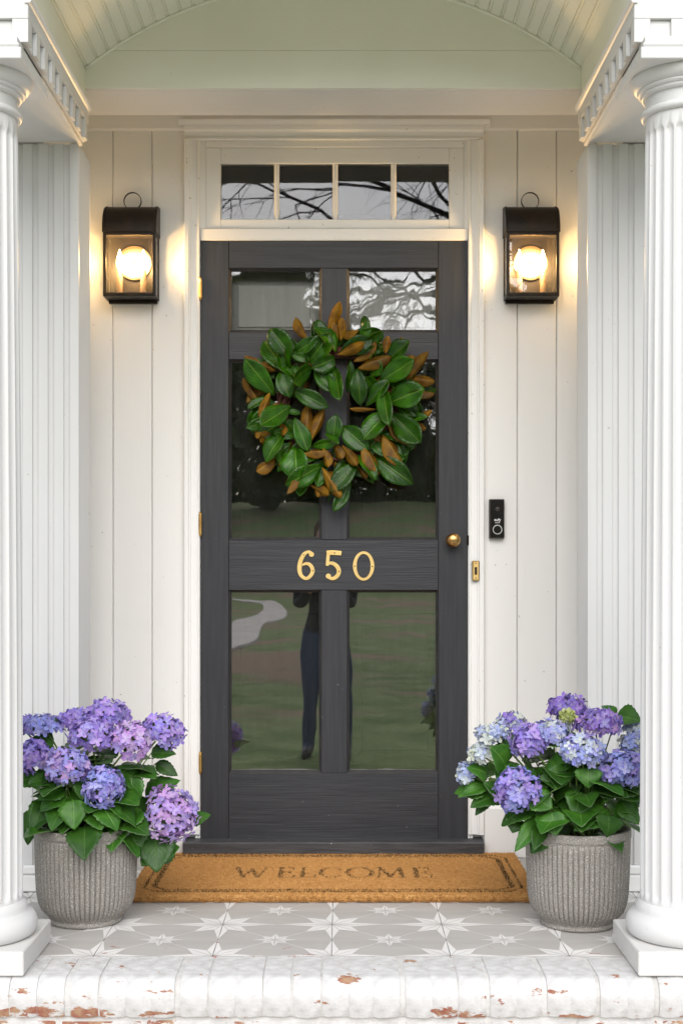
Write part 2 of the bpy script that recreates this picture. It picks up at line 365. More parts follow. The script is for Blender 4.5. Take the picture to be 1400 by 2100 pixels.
def tile_mat(name, c1, c2):
    m = material(name, c1, c2, rough=.5, scale=7, stretch=(.5, 2.5, 1), detail=6, bump=.25, bscale=60, bdist=.0015)
    t = m.node_tree; p = t.nodes['Principled BSDF']; g = N(t, 'ShaderNodeNewGeometry')
    mp = N(t, 'ShaderNodeMapping'); mp.inputs['Scale'].default_value = (1, 2.2, 1); t.links.new(g.outputs['Position'], mp.inputs[0])
    n = N(t, 'ShaderNodeTexNoise'); n.inputs['Scale'].default_value = 11; n.inputs['Detail'].default_value = 9; n.inputs['Roughness'].default_value = .7; t.links.new(mp.outputs[0], n.inputs['Vector'])
    sp = N(t, 'ShaderNodeSeparateXYZ'); t.links.new(g.outputs['Position'], sp.inputs[0])
    ed = N(t, 'ShaderNodeMapRange'); ed.inputs['From Min'].default_value = -1.18; ed.inputs['From Max'].default_value = -.95; ed.inputs['To Min'].default_value = .085; ed.inputs['To Max'].default_value = 0
    t.links.new(sp.outputs['Y'], ed.inputs[0])
    ad = N(t, 'ShaderNodeMath', operation='ADD'); t.links.new(n.outputs['Fac'], ad.inputs[0]); t.links.new(ed.outputs[0], ad.inputs[1])
    r = N(t, 'ShaderNodeMapRange'); r.inputs['From Min'].default_value = .69; r.inputs['From Max'].default_value = .71; t.links.new(ad.outputs[0], r.inputs[0])
    src = p.inputs['Base Color'].links[0].from_socket
    b = N(t, 'ShaderNodeMix', data_type='RGBA'); b.inputs['B'].default_value = (.33, .14, .10, 1); t.links.new(r.outputs[0], b.inputs['Factor']); t.links.new(src, b.inputs['A'])
    t.links.new(b.outputs['Result'], p.inputs['Base Color'])
    return m
TILE = tile_mat('grey_tile', (.455, .435, .41), (.40, .38, .355))
TILEW = tile_mat('white_tile_inlay', (.76, .745, .72), (.68, .665, .645))
GROUT = material('grout', (.36, .345, .325), (.30, .29, .27), rough=.9, scale=40)

def lawn_material():
    m = material('lawn_grass', (.085, .13, .036), (.165, .20, .085), rough=.9, scale=2.2, detail=8, bump=1, bscale=14, bdist=.06, spec=.1)
    t = m.node_tree; p = t.nodes['Principled BSDF']; g = N(t, 'ShaderNodeNewGeometry')
    mp = N(t, 'ShaderNodeMapping'); mp.inputs['Scale'].default_value = (.5, .8, 1); t.links.new(g.outputs['Position'], mp.inputs[0])
    n = N(t, 'ShaderNodeTexNoise'); n.inputs['Scale'].default_value = .55; n.inputs['Detail'].default_value = 7; t.links.new(mp.outputs[0], n.inputs['Vector'])
    r = N(t, 'ShaderNodeMapRange'); r.inputs['From Min'].default_value = .53; r.inputs['From Max'].default_value = .60; t.links.new(n.outputs['Fac'], r.inputs[0])
    src = p.inputs['Base Color'].links[0].from_socket
    b = N(t, 'ShaderNodeMix', data_type='RGBA'); b.inputs['B'].default_value = (.21, .145, .10, 1); t.links.new(r.outputs[0], b.inputs['Factor']); t.links.new(src, b.inputs['A'])
    t.links.new(b.outputs['Result'], p.inputs['Base Color'])
    return m
LAWN = lawn_material()
def emitter(name, col, strength):
    m = bpy.data.materials.new(name); m.use_nodes = True; p = m.node_tree.nodes['Principled BSDF']
    p.inputs['Base Color'].default_value = c4(col); p.inputs['Emission Color'].default_value = c4(col); p.inputs['Emission Strength'].default_value = strength
    return m
BULB = emitter('lit_bulb', (1.0, .66, .27), 26)
REFL = material('pale_reflector', (.60, .47, .28), rough=.38, metal=1.0, scale=20)
SLEEVE = material('candle_sleeve', (.10, .062, .03), (.07, .042, .02), rough=.5, scale=30)

# ================================================================== ground and grounds in front of the house
GZ = -0.36
def terrain(x, y):
    dst = -y
    def ss(a, b, t):
        t = max(0, min(1, (t - a) / (b - a))); return t * t * (3 - 2 * t)
    z = GZ + 2.9 * ss(54, 84, dst) + 4.2 * ss(72, 118, dst)
    if dst > 6: z += .10 * math.sin(x * .21 + dst * .13) * min(1, (dst - 6) / 12)
    return z
g = MB()
xs = [-160, -110, -80] + [x * 4.0 for x in range(-15, 16)] + [80, 110, 160]
ys = [30, 10, 0, -2, -4, -6, -9, -12] + [-15 - 3.0 * k for k in range(34)] + [-130, -160, -240, -400]
g.grid([[(x, y, terrain(x, y) - (0.6 if y > -1 and abs(x) < 30 else 0)) for x in xs] for y in ys])
lawn = g.build('lawn_ground', LAWN, smooth=True); tag(lawn, kind='structure')

def ribbon_on_ground(name, pts, wid, lift, mat):
    m = MB(); rows = []
    P = [Vector(p) for p in pts]
    fine = []
    for i in range(len(P) - 1):
        p0 = P[max(i - 1, 0)]; p1 = P[i]; p2 = P[i + 1]; p3 = P[min(i + 2, len(P) - 1)]
        for k in range(8):
            t = k / 8
            fine.append(.5 * ((2 * p1) + (p2 - p0) * t + (2 * p0 - 5 * p1 + 4 * p2 - p3) * t * t + (3 * p1 - p0 - 3 * p2 + p3) * t ** 3))
    fine.append(P[-1])
    for i, p in enumerate(fine):
        tng = (fine[min(i + 1, len(fine) - 1)] - fine[max(i - 1, 0)]).normalized(); nn = Vector((-tng.y, tng.x))
        rows.append([(q.x, q.y, terrain(q.x, q.y) + lift + (0 if abs(k) < 1 else -.04)) for k in (-1, -.98, 0, .98, 1) for q in [p + nn * wid * .5 * k]])
    m.grid(rows); o = m.build(name, mat, smooth=40); tag(o, kind='structure'); return o
GPATH = material('worn_stone_path', (.46, .41, .37), (.30, .27, .24), rough=.9, scale=1.6, detail=8, lo=.35, hi=.7, bump=.6, bscale=12, bdist=.03)
ribbon_on_ground('garden_path', [(-3.4, -9), (-2.0, -17), (-2.1, -25), (-2.0, -34), (-2.3, -43), (-3.4, -50.5), (-7, -54), (-14, -55)], .9, .03, GPATH)
ribbon_on_ground('driveway', [(-60, -79), (-30, -73), (-12, -70), (-2, -67), (6, -63), (14, -59), (30, -55), (60, -53)], 4.2, .10, ASPH)

slab = MB()  # unseen slab added before the steps to bounce light onto the vault
slab.grid([[(x_, y_, terrain(x_, y_) + .035 - (.06 if (i in (0, 6) or j in (0, 6)) else 0)) for i, x_ in enumerate((-3.02, -3.0, -1.5, 0, 1.5, 3.0, 3.02))] for j, y_ in enumerate((-1.30, -1.32, -2.0, -2.8, -3.5, -4.15, -4.17))])
tag(slab.build('added_bounce_slab', BOUNCEM, smooth=40), kind='structure')
# ================================================================== the stoop: tiles and bricks
TJ = .305
stoop = MB(); stoop.box(-1.62, 1.62, -1.1775, .0, GZ - .05, -.014); stoop = stoop.build('porch_floor', GROUT); tag(stoop, kind='structure')
def star_quads(mb, cx, cy, rl, rs, clip, wl, ws, z, diag=0.0, gap=.0016):
    """eight-pointed star made of split kite blades; blades outside the tile are skipped by clip()"""
    for k in range(8):
        a = k * math.pi / 4 + diag; long_ = (k % 2 == 0)
        L_, W_ = (rl, wl) if long_ else (rs, ws)
        dx, dy = math.cos(a), math.sin(a); nx, ny = -dy, dx
        q = .388 * L_ if long_ else .485 * L_
        for sgn in (-1, 1):
            o = gap * sgn
            pts = [(cx + dx * .045 * L_ + nx * o, cy + dy * .045 * L_ + ny * o), (cx + dx * q + nx * (W_ * sgn), cy + dy * q + ny * (W_ * sgn)),
                   (cx + dx * L_ + nx * o * .4, cy + dy * L_ + ny * o * .4), (cx + dx * q + nx * o, cy + dy * q + ny * o)]
            mxp = sum(p[0] for p in pts) / 4; myp = sum(p[1] for p in pts) / 4
            if not clip(mxp, myp): continue
            if sgn < 0: pts.reverse()
            mb.face([(p[0], p[1], z) for p in pts], 1)
def tile_mesh():
    t = MB(); h = TJ / 2 - .0007
    t.box(-h, h, -h, h, -.012, 0, b=.0012)
    inside = lambda x, y: abs(x) < h - .001 and abs(y) < h - .001
    zz = .0007
    for sx in (-1, 1):
        for sy in (-1, 1):
            star_quads(t, sx * TJ / 2, sy * TJ / 2, .147, .104, inside, .0185, .0235, zz, gap=.0011)
    star_quads(t, 0, 0, .060, .050, inside, .0105, .0125, zz, gap=.0014)
    # thin curved lines joining the stars
    for sx in (-1, 1):
        for sy in (-1, 1):
            ux, uy = sx * .70711, sy * .70711
            p0 = (sx * TJ / 2 - ux * .103, sy * TJ / 2 - uy * .103); p1 = (ux * .049, uy * .049); nx, ny = -uy * .0011, ux * .0011
            t.face([(p0[0] + nx, p0[1] + ny, zz), (p1[0] + nx, p1[1] + ny, zz), (p1[0] - nx, p1[1] - ny, zz), (p0[0] - nx, p0[1] - ny, zz)], 1)
    me = t.mesh('tile', [TILE, TILEW], fix=False)
    import bmesh
    bm = bmesh.new(); bm.from_mesh(me)
    for f in bm.faces:
        if f.material_index == 1:
            f.normal_update()
            if f.normal.z < 0: f.normal_flip()
    bm.to_mesh(me); bm.free()
    return me
tme = tile_mesh()
for r_ in range(4):
    for c_ in range(-5, 5):
        place('tile', tme, stoop, ((c_ + .5) * TJ, -1.1775 + TJ * (r_ + .5), 0))

edge = empty('brick_steps', (0, -1.28, GZ)); tag(edge, 'whitewashed brick step edge with peeling paint below the tiled porch floor', 'brick step')
EI = Matrix.Translation((0, 1.28, -GZ))
def in_edge(o): o.parent = edge; o.matrix_parent_inverse = EI; return o
def rowlock(seed, wx, y0, y1, z0, z1, rad=.042):
    rr = random.Random(seed); prof = [(y1, z0), (y1, z1)]
    for k in range(7):
        a = R(90) + R(90) * k / 6
        prof.append((y0 + rad + rad * math.cos(a), z1 - rad + rad * math.sin(a)))
    prof += [(y0 + .004, z0 + .012), (y0 + .010, z0)]
    m = MB(); rows = []
    for k in range(5):
        x = -wx / 2 + wx * k / 4; e = .0022 if k in (0, 4) else 0
        cy_ = sum(p[0] for p in prof) / len(prof); cz_ = sum(p[1] for p in prof) / len(prof)
        row = []
        for (yy, zz) in prof:
            j = mnoise.noise(Vector((x * 30 + seed * 3.1, yy * 25, zz * 25))) * .0022
            row.append((x, yy + (cy_ - yy) * e / .09 + j, zz + (cz_ - zz) * e / .045 + j))
        rows.append(row)
    m.grid(rows, closed=True); m.face(list(reversed(rows[0]))); m.face(rows[-1])
    return m.mesh('brick', BRICK, smooth=45)
YF = -1.3725
bm_ = [rowlock(k, .0655, YF, -1.180, -.094, .001) for k in range(5)]
mo = MB(); mpr = [(-1.179, -.092), (-1.179, -.0030)] + [(YF + .0042 + .042 + .042 * math.cos(R(90) + R(90) * k / 6)  , -.0030 - .042 + .042 * math.sin(R(90) + R(90) * k / 6)) for k in range(7)] + [(YF + .0070, -.082), (YF + .013, -.092)]
mo.extrude(mpr, 'x', -1.66, 1.66); in_edge(mo.build('mortar', MORTAR, smooth=45))
n = 0; x = -1.62
while x < 1.62:
    b = place('brick', bm_[n % 5]); in_edge(b); b.location = (x, rnd.uniform(-.002, .002), rnd.uniform(-.0015, .001)); b.rotation_euler = (0, 0, rnd.uniform(-.008, .008)); n += 1; x += .0677
def stretcher(seed):
    m = MB(); m.box(-.099, .099, 0, .09, -.029, .029, b=.005)
    m.v = [(a + mnoise.noise(Vector((a * 20 + seed, b * 20, c * 20))) * .002, b + mnoise.noise(Vector((a * 20, b * 20 + seed, c * 20))) * .002, c) for a, b, c in m.v]
    return m.mesh('brick', BRICK, smooth=35)
sm_ = [stretcher(k * 7) for k in range(4)]
for crs in range(4):
    z = -.094 - .009 - .029 - crs * .0667
    x = -1.60 + (.104 if crs % 2 else 0)
    while x < 1.62:
        b = place('brick', rnd.choice(sm_)); in_edge(b); b.location = (x, YF + .016 + rnd.uniform(-.002, .002), z); x += .2085
mo = MB(); mo.box(-1.66, 1.66, YF + .019, -1.20, GZ - .03, -.0935); in_edge(mo.build('mortar', MORTAR))

# ================================================================== house wall and alcove
FY = -.494                                   # face of the house front beside the alcove
hw = empty('house', (0, 0, 0)); tag(hw, 'white painted house front with the arched recess round the dark door', 'house')
def hbox(name, mat, *a, b=.0): 
    m = MB(); m.box(*a, b=b); return m.build(name, mat, hw)
# plain bulk of the wall
for sx in (-1, 1):
    x0, x1 = sorted((sx * .90, sx * 6.0)); hbox('wall', WHITE, x0, x1, FY + .06, .30, GZ - .2, 5.2)
    # clapboards beyond the porch
    for k in range(26):
        z0 = .02 + k * .105
        m = MB(); xa, xb = sorted((sx * 1.10, sx * 4.2)); m.extrude([(FY + .059, z0), (FY + .030, z0), (FY + .048, z0 + .105), (FY + .059, z0 + .105)], 'x', xa, xb)
        m.build('clapboard', WHITEH, hw)
hbox('upper_wall', WHITE, -.90, .90, FY + .26, .30, 2.62, 5.2)
hbox('back_wall', WHITE, -.90, -.475, .012, .30, -.02, 2.62)
hbox('back_wall', WHITE, .475, .90, .012, .30, -.02, 2.62)
hbox('back_wall', WHITE, -.475, .475, .012, .30, 2.50, 2.62)
# hall behind the glass
hm = MB()
for a in ((-.475, .475, 1.3, 1.34, -.02, 2.6), (-.52, -.476, .30, 1.34, -.02, 2.6), (.476, .52, .30, 1.34, -.02, 2.6), (-.52, .52, .30, 1.34, 2.55, 2.60), (-.52, .52, .02, 1.34, -.04, -.021)): hm.box(*a)
tag(hm.build('hallway', DARKROOM), kind='structure')
# vertical boards
zb0, zb1 = Z(1655), Z(262)
for (xa, xb) in ((-.897, X(232) - .001), (X(232) + .001, X(312) - .001), (X(312) + .001, -.506), (.506, X(1060) - .001), (X(1060) + .001, X(1140) - .001), (X(1140) + .001, .897)):
    m = MB(); ch = .0028
    m.extrude([(xa, .012), (xa, .0 + ch), (xa + ch, 0), (xb - ch, 0), (xb, 0 + ch), (xb, .012)][::-1], 'z', .02, zb1 + .02)
    m.build('board', WHITE, hw)
hbox('frieze_board', WHITEH, -.90, .90, -.016, .011, Z(268), 2.60, b=.003)
for sx in (-1, 1):
    xa, xb = sorted((sx * .5135, sx * .899)); hbox('base_board', WHITEH, xa, xb, -.019, .011, .001, Z(1655), b=.003)
hbox('recess_ceiling', WHITE, -.90, .90, -.24, .012, 2.601, 2.63)
# header beam and tympanum
TZ = 2.4695; TYB = 2.585
hbox('tympanum_board', SAGE, -.775, .775, -.496, -.485, TZ, TYB - .0003, b=.0012)
hbox('tympanum_board', SAGE, -.775, .775, -.496, -.485, TYB + .0003, 2.92, b=.0012)
hbox('header_beam', WHITEH, -.90, .90, -.4848, -.245, TZ - .0005, 2.98, b=.004)

# pilasters at the mouth of the recess
def pilaster(sx):
    pil = empty('pilaster', (sx * .92, FY + .1, 0))
    tag(pil, 'white fluted pilaster on the house front behind the %s hydrangea' % ('pinker purple' if sx < 0 else 'bluer'), 'pilaster', 'pilasters beside the door recess')
    inv = Matrix.Translation((-sx * .92, -FY - .1, 0))
    # profile in (x outward from .78, y)
    pr = []                                       # inner side, back to front: reeds facing the opening
    yb, yf = FY + .185, FY
    nre = 5; pw = (yb - yf - .014) / nre
    pr.append((.78, yb))
    for k in range(nre):
        y0 = yb - .007 - k * pw
        pr.append((.78, y0))
        for q in range(1, 6): 
            a = math.pi * q / 6; pr.append((.78 + .013 * math.sin(a), y0 - pw * .18 - (pw * .64) * (1 - math.cos(a)) / 2))
        pr.append((.78, y0 - pw))
    pr.append((.7805, yf + .001)); pr.append((.782, yf))
    xq = .782 + .026
    for k in range(5):
        pr.append((xq, yf))
        for q in range(1, 8):
            a = math.pi * q / 8; pr.append((xq + .020 * (1 - math.cos(a)) / 2, yf + .0085 * math.sin(a) ** .7))
        pr.append((xq + .020, yf)); xq += .048
    pr.append((xq + .004, yf)); pr.append((xq + .004, yb))
    m = MB(); m.extrude([(sx * a, b) for a, b in pr], 'z', .083, 2.2985)
    o = m.build('shaft', WHITE_DIM, pil, smooth=40); o.matrix_parent_inverse = inv
    xa, xb = sorted((sx * .765, sx * (xq + .02)))
    m = MB(); m.box(xa, xb, FY - .012, FY + .2, .003, .052, b=.003); o = m.build('base_block', WHITEH, pil); o.matrix_parent_inverse = inv
    xa, xb = sorted((sx * .772, sx * (xq + .012)))
    m = MB(); m.box(xa, xb, FY - .006, FY + .195, .053, .082, b=.006); o = m.build('base_moulding', WHITEH, pil); o.matrix_parent_inverse = inv
pilaster(-1); pilaster(1)

# ================================================================== porch roof: entablatures, columns, vault
EB, ET, EI_ = 2.300, 2.408, .75
EYF = -1.290
def entablature(sx):
    e = empty('entablature', (sx * .9, -.9, EB)); inv = Matrix.Translation((-sx * .9, .9, -EB))
    tag(e, 'white notched entablature beam over the %s column' % ('hinge side' if sx < 0 else 'doorbell side'), 'entablature', 'porch entablatures')
    def eb(name, x0, x1, y0, y1, z0, z1, b=.0015, mat=WHITE_DIM):
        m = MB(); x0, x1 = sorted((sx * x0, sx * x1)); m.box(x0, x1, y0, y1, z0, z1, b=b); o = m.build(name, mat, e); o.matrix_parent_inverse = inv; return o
    eb('core', EI_ + .0105, 1.06, EYF + .0105, FY - .001, EB + .002, ET + .0095)
    zt = EB + .058
    eb('upper_fascia', EI_, EI_ + .0102, EYF + .0103, FY - .0015, zt, ET - .012)
    eb('upper_fascia', EI_, 1.06, EYF, EYF + .0102, zt, 2.92)
    # teeth along the inner side and across the front
    y = EYF; k = 0
    while y < FY - .02:
        y1 = min(y + .040, FY - .002); eb('dentil', EI_, EI_ + .0102, y + (.0103 if k == 0 else 0), y1, EB, zt - .0004, b=.0008); y += .092; k += 1
    x = EI_
    while x < 1.05:
        eb('dentil', x, x + .040, EYF, EYF + .0102, EB, zt - .0004, b=.0008); x += .092
    eb('bed_moulding', EI_ + .018, EI_ + .030, EYF + .03, FY - .001, EB - .010, EB + .0015, b=.003)
    # crown bead
    m = MB(); pr = []
    for q in range(9):
        a = math.pi * q / 8; pr.append((sx * (EI_ - .010 * math.sin(a)), ET - .012 + .011 * (1 - math.cos(a))))
    pr += [(sx * (EI_ + .008), ET + .010), (sx * (EI_ + .008), ET - .012)]
    m.extrude(pr, 'y', EYF - .3 if False else EYF - .005, FY - .0005); o = m.build('crown_bead', WHITEH, e, smooth=40); o.matrix_parent_inverse = inv
    eb('frieze_board', .7605, .79, EYF + .0104, FY - .0008, ET + .0105, 2.5335, mat=SAGE)
entablature(-1); entablature(1)

def column(sx):
    AX, AY = sx * .902, -1.196
    c = empty('porch_column', (AX, AY, 0)); tag(c, 'white fluted porch column with round base, standing in front of the pot of %s hydrangeas' % ('pinker purple' if sx < 0 else 'bluer'), 'column', 'porch columns')
    m = MB(); m.box(-.1545, .1545, -.1545, .1545, .0015, .061, b=.003); m.build('plinth', PLIN, c)
    pr = [(.100, .062), (.136, .062), (.143, .066), (.1495, .079), (.1505, .092), (.148, .105), (.140, .117), (.128, .1245), (.127, .127), (.1255, .134), (.1235, .142), (.118, .149), (.1145, .152)]
    m = MB(); m.lathe(pr, 72); m.build('base', WHITE_DIM, c, smooth=50)
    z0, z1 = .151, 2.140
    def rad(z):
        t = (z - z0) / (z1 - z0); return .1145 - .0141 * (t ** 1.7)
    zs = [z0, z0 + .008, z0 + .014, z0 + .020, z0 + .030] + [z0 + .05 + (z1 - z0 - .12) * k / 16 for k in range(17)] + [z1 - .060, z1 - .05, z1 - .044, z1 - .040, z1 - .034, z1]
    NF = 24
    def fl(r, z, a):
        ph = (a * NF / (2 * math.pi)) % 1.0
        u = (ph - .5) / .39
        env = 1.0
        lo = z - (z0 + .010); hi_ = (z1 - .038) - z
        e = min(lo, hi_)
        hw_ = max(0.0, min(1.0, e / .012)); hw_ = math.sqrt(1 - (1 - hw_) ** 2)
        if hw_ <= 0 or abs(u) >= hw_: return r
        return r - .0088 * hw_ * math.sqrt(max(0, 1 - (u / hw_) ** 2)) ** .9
    m = MB(); m.lathe([(rad(z), z) for z in zs], NF * 14, fn=fl, cap=False); m.build('shaft', WHITE_DIM, c, smooth=55)
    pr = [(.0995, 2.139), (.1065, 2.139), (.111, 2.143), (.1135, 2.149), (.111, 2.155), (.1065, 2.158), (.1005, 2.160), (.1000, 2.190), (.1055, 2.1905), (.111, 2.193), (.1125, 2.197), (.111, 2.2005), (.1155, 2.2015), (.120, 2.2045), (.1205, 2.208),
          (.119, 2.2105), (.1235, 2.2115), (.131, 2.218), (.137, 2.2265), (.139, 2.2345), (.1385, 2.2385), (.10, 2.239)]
    m = MB(); m.lathe(pr, 72); m.build('capital', WHITE_DIM, c, smooth=50)
    m = MB(); m.box(-.147, .147, -.147, .147, 2.2392, 2.268, b=.002); ab = m.build('abacus', WHITE_DIM, c)
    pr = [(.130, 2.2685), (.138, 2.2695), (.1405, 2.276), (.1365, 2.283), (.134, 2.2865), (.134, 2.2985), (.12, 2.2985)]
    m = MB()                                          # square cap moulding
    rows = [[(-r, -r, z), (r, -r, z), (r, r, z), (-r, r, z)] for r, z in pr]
    m.grid(rows, closed=True); m.face(list(reversed(rows[0]))); m.face(rows[-1]); m.build('cap_moulding', WHITE_DIM, ab)
column(-1); column(1)

# barrel vault of beaded planks
VZ, VR = 1.576, 1.2205; VA = math.asin(.761 / VR); NP = 39
vault = empty('porch_vault', (0, -.9, VZ)); tag(vault, 'pale green barrel vault ceiling of narrow beaded planks above the door', 'ceiling')
w_ = 2 * VA * VR / NP
pl = MB()
prof = [(-w_ / 2, .014), (-w_ / 2, .0035), (-w_ / 2 + .0022, .0035)]
for q in range(7):
    a = math.pi * q / 6; prof.append((-w_ / 2 + .0022 + .0060 * (1 - math.cos(a)) / 2, .0030 - .0032 * math.sin(a)))
prof += [(-w_ / 2 + .0082, .0035), (-w_ / 2 + .0104, .0035), (-w_ / 2 + .0116, 0), (w_ / 2 - .0008, 0), (w_ / 2 - .0002, .0014), (w_ / 2 - .0002, .014)]
pl.extrude([(u, VR + v) for u, v in prof], 'y', -.389, .405); plm = pl.mesh('plank', SAGE, smooth=35)
for k in range(NP):
    a = -VA + (k + .5) * 2 * VA / NP
    o = place('plank', plm, vault); o.rotation_euler = (0, a, 0)
m = MB(); pts = [(math.sin(-VA + 2 * VA * k / 48) * (VR - .003), .400, math.cos(-VA + 2 * VA * k / 48) * (VR - .003)) for k in range(49)]
m.tube(pts, .0055, 8); m.build('arch_bead', SAGE, vault, smooth=True)
# pediment and roof over the vault
ped = empty('porch_roof', (0, -1, 2.8)); tag(ped, 'gabled porch roof with arched front above the columns', 'roof')
inv = Matrix.Translation((0, 1, -2.8))
m = MB(); m.box(-.7495, .7495, EYF + .001, EYF + .05, 2.715, 3.20); o = m.build('pediment', WHITE_DIM, ped); o.matrix_parent_inverse = inv
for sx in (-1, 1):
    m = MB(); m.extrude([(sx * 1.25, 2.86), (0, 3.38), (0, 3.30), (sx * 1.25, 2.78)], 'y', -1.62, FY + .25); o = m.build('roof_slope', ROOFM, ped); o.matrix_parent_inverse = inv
    m = MB(); xa, xb = sorted((sx * 1.0605, sx * 1.10)); m.box(xa, xb, EYF, FY, 2.30, 2.90); o = m.build('side_board', WHITE_DIM, ped); o.matrix_parent_inverse = inv

# ================================================================== door surround
sur = empty('door_surround', (0, 0, 0)); tag(sur, 'white moulded door casing with crown and transom bar around the dark door', 'door casing')
def casing_profile(inner, outer_):
    s_ = 1 if outer_ > inner else -1; w = abs(outer_ - inner)
    return [(inner, .011), (inner, -.014), (inner + s_ * .003, -.018), (inner + s_ * .008, -.018), (inner + s_ * .010, -.014), (inner + s_ * .030, -.017), (inner + s_ * .032, -.021), (inner + s_ * .036, -.021),
            (inner + s_ * .038, -.026), (inner + s_ * (w - .002), -.028), (outer_, -.026), (outer_, .011)]
for sx in (-1, 1):
    m = MB(); m.extrude(casing_profile(sx * .4595, sx * .5125), 'z', Z(1713, -.03), Z(290) - .001); m.build('side_casing', WHITE, sur)
    m = MB(); xa, xb = (-.4592, X(422.7) - .0003) if sx < 0 else (.4458, .4592); m.box(xa, xb, -.008, .04, Z(470), Z(290.2)); m.build('transom_jamb', WHITE, sur)
m = MB(); hz0, hz1 = Z(290), Z(263)
m.extrude([(.011, hz0), (-.014, hz0), (-.018, hz0 + .003), (-.018, hz0 + .009), (-.014, hz0 + .011), (-.017, hz0 + .028), (-.022, hz0 + .030), (-.026, hz0 + .034), (-.028, hz1), (-.0165, hz1)], 'x', -.5125, .5125)
m.build('head_casing', WHITEH, sur)
m = MB(); m.extrude([(-.0165, hz1 + .0005), (-.030, hz1 + .0005), (-.031, hz1 + .006), (-.034, hz1 + .012), (-.036, hz1 + .016), (-.036, hz1 + .021), (-.0165, hz1 + .026)], 'x', -.531, .533); m.build('head_crown', WHITEH, sur, smooth=40)
m = MB(); m.box(-.4585, .4585, -.0135, .04, Z(495), Z(470), b=.003); m.build('transom_bar', WHITEH, sur)
m = MB(); m.box(X(422.7), .4455, -.0085, .04, Z(303.5), Z(290.2), b=.002); m.build('transom_head', WHITEH, sur)
for sx in (-1, 1):
    m = MB(); xa, xb = sorted((sx * .4588, sx * .476)); m.box(xa, xb, -.006, .10, .03, Z(495)); m.build('door_jamb', WHITE, sur)

tr = empty('transom_window', (0, 0, Z(469))); tag(tr, 'white four pane transom window above the dark door', 'window')
inv = Matrix.Translation((0, 0, -Z(469)))
def trb(name, mat, *a, b=.002, parent=tr):
    m = MB(); m.box(*a, b=b); o = m.build(name, mat, parent); o.matrix_parent_inverse = inv; return o
gx = [(X(452.9), X(562)), (X(572.6), X(681.7)), (X(692.9), X(801)), (X(812.6), X(920.3))]
gz0, gz1 = Z(450.5), Z(336)
trb('stile', WHITE, X(422.7), gx[0][0], -.0045, .03, Z(469), Z(304)); trb('stile', WHITE, gx[3][1], .4455, -.0045, .03, Z(469), Z(304))
trb('rail', WHITEH, gx[0][0] + .0003, gx[3][1] - .0003, -.0045, .03, gz1, Z(304)); trb('rail', WHITEH, gx[0][0] + .0003, gx[3][1] - .0003, -.0045, .03, Z(469), gz0)
for k in range(3):
    m = MB(); a, b_ = gx[k][1], gx[k + 1][0]; q = (b_ - a) / 3
    m.extrude([(a, .02), (a, .006), (a + q, -.002), (b_ - q, -.002), (b_, .006), (b_, .02)], 'z', gz0 + .0003, gz1 - .0003); o = m.build('muntin', WHITE, tr); o.matrix_parent_inverse = inv
for k, (a, b_) in enumerate(gx):
    m = MB(); m.box(a - .003, b_ + .003, .008, .011, gz0 - .003, gz1 + .003); o = m.build('pane', GL_TRAN, tr); o.matrix_parent_inverse = inv
    o.rotation_euler = (rnd.uniform(-.002, .002), 0, rnd.uniform(-.002, .002))

# ================================================================== glazed outer door
dr = empty('front_door', (0, 0, .064)); tag(dr, 'charcoal painted wooden door with six glass panes and a magnolia wreath', 'door')
inv = Matrix.Translation((0, 0, -.064))
DF, DBK = -.010, .026
def dpart(o, p=dr):
    o.parent = p; o.matrix_parent_inverse = inv; return o
def dbox(name, mat, *a, b=.0015):
    m = MB(); m.box(*a, b=b); return dpart(m.build(name, mat))
xl, xr = -.4562, .4562; s1, s2 = X(469.6), X(898); c1_, c2_ = X(659), X(711.5)
ZR = [(Z(551), Z(495.8)), (Z(738), Z(682)), (Z(1210), Z(1107)), (Z(1720), Z(1585))]
dbox('stile', DV, xl, s1 - .0004, DF, DBK, Z(1720), Z(495.8)); dbox('stile', DV, s2 + .0004, xr, DF, DBK, Z(1720), Z(495.8))
for z0, z1 in ZR: dbox('rail', DH, s1, s2, DF + .0006, DBK, z0, z1)
OPZ = [(ZR[1][1], ZR[0][0]), (ZR[2][1], ZR[1][0]), (ZR[3][1], ZR[2][0])]
for z0, z1 in OPZ: dbox('mullion', DV, c1_, c2_, DF + .0010, DBK, z0 + .0004, z1 - .0004)
for ri, (z0, z1) in enumerate(OPZ):
    for ci, (a, b_) in enumerate(((s1, c1_), (c2_, s2))):
        m = MB(); t_ = .0085                        # bevelled glazing bead round the pane
        o_ = [(a, z0), (b_, z0), (b_, z1), (a, z1)]; i_ = [(a + t_, z0 + t_ * 1.2), (b_ - t_, z0 + t_ * 1.2), (b_ - t_, z1 - t_), (a + t_, z1 - t_)]
        m.grid([[(p[0], DF + .004, p[1]) for p in o_], [(p[0], DF + .0155, p[1]) for p in i_], [(p[0], DBK - .004, p[1]) for p in i_], [(p[0], DBK - .004, p[1]) for p in o_]], closed=True)
        m2 = MB(); m2.box(a + .004, b_ - .004, DF + .018, DF + .021, z0 + .004, z1 - .004)
        pane = dpart(m2.build('pane', GL_WAVY if ri == 0 else GL_DOOR))
        dpart(m.build('glazing_bead', DBEAD), pane); pane.children[0].matrix_parent_inverse = Matrix()
inner = empty('inner_door', (0, .07, .064)); tag(inner, 'dark panelled inner door seen through the glass panes of the outer door', 'door')
iinv = Matrix.Translation((0, -.07, -.064))
def ipart(o): o.parent = inner; o.matrix_parent_inverse = iinv; return o
IX = [(-.372, -.048), (.050, .374)]; IZ = [(1.80, 2.02), (.985, 1.69), (.31, .835)]
m = MB(); m.box(-.4585, .4585, .088, .12, .03, 2.118); ipart(m.build('core', INNER))
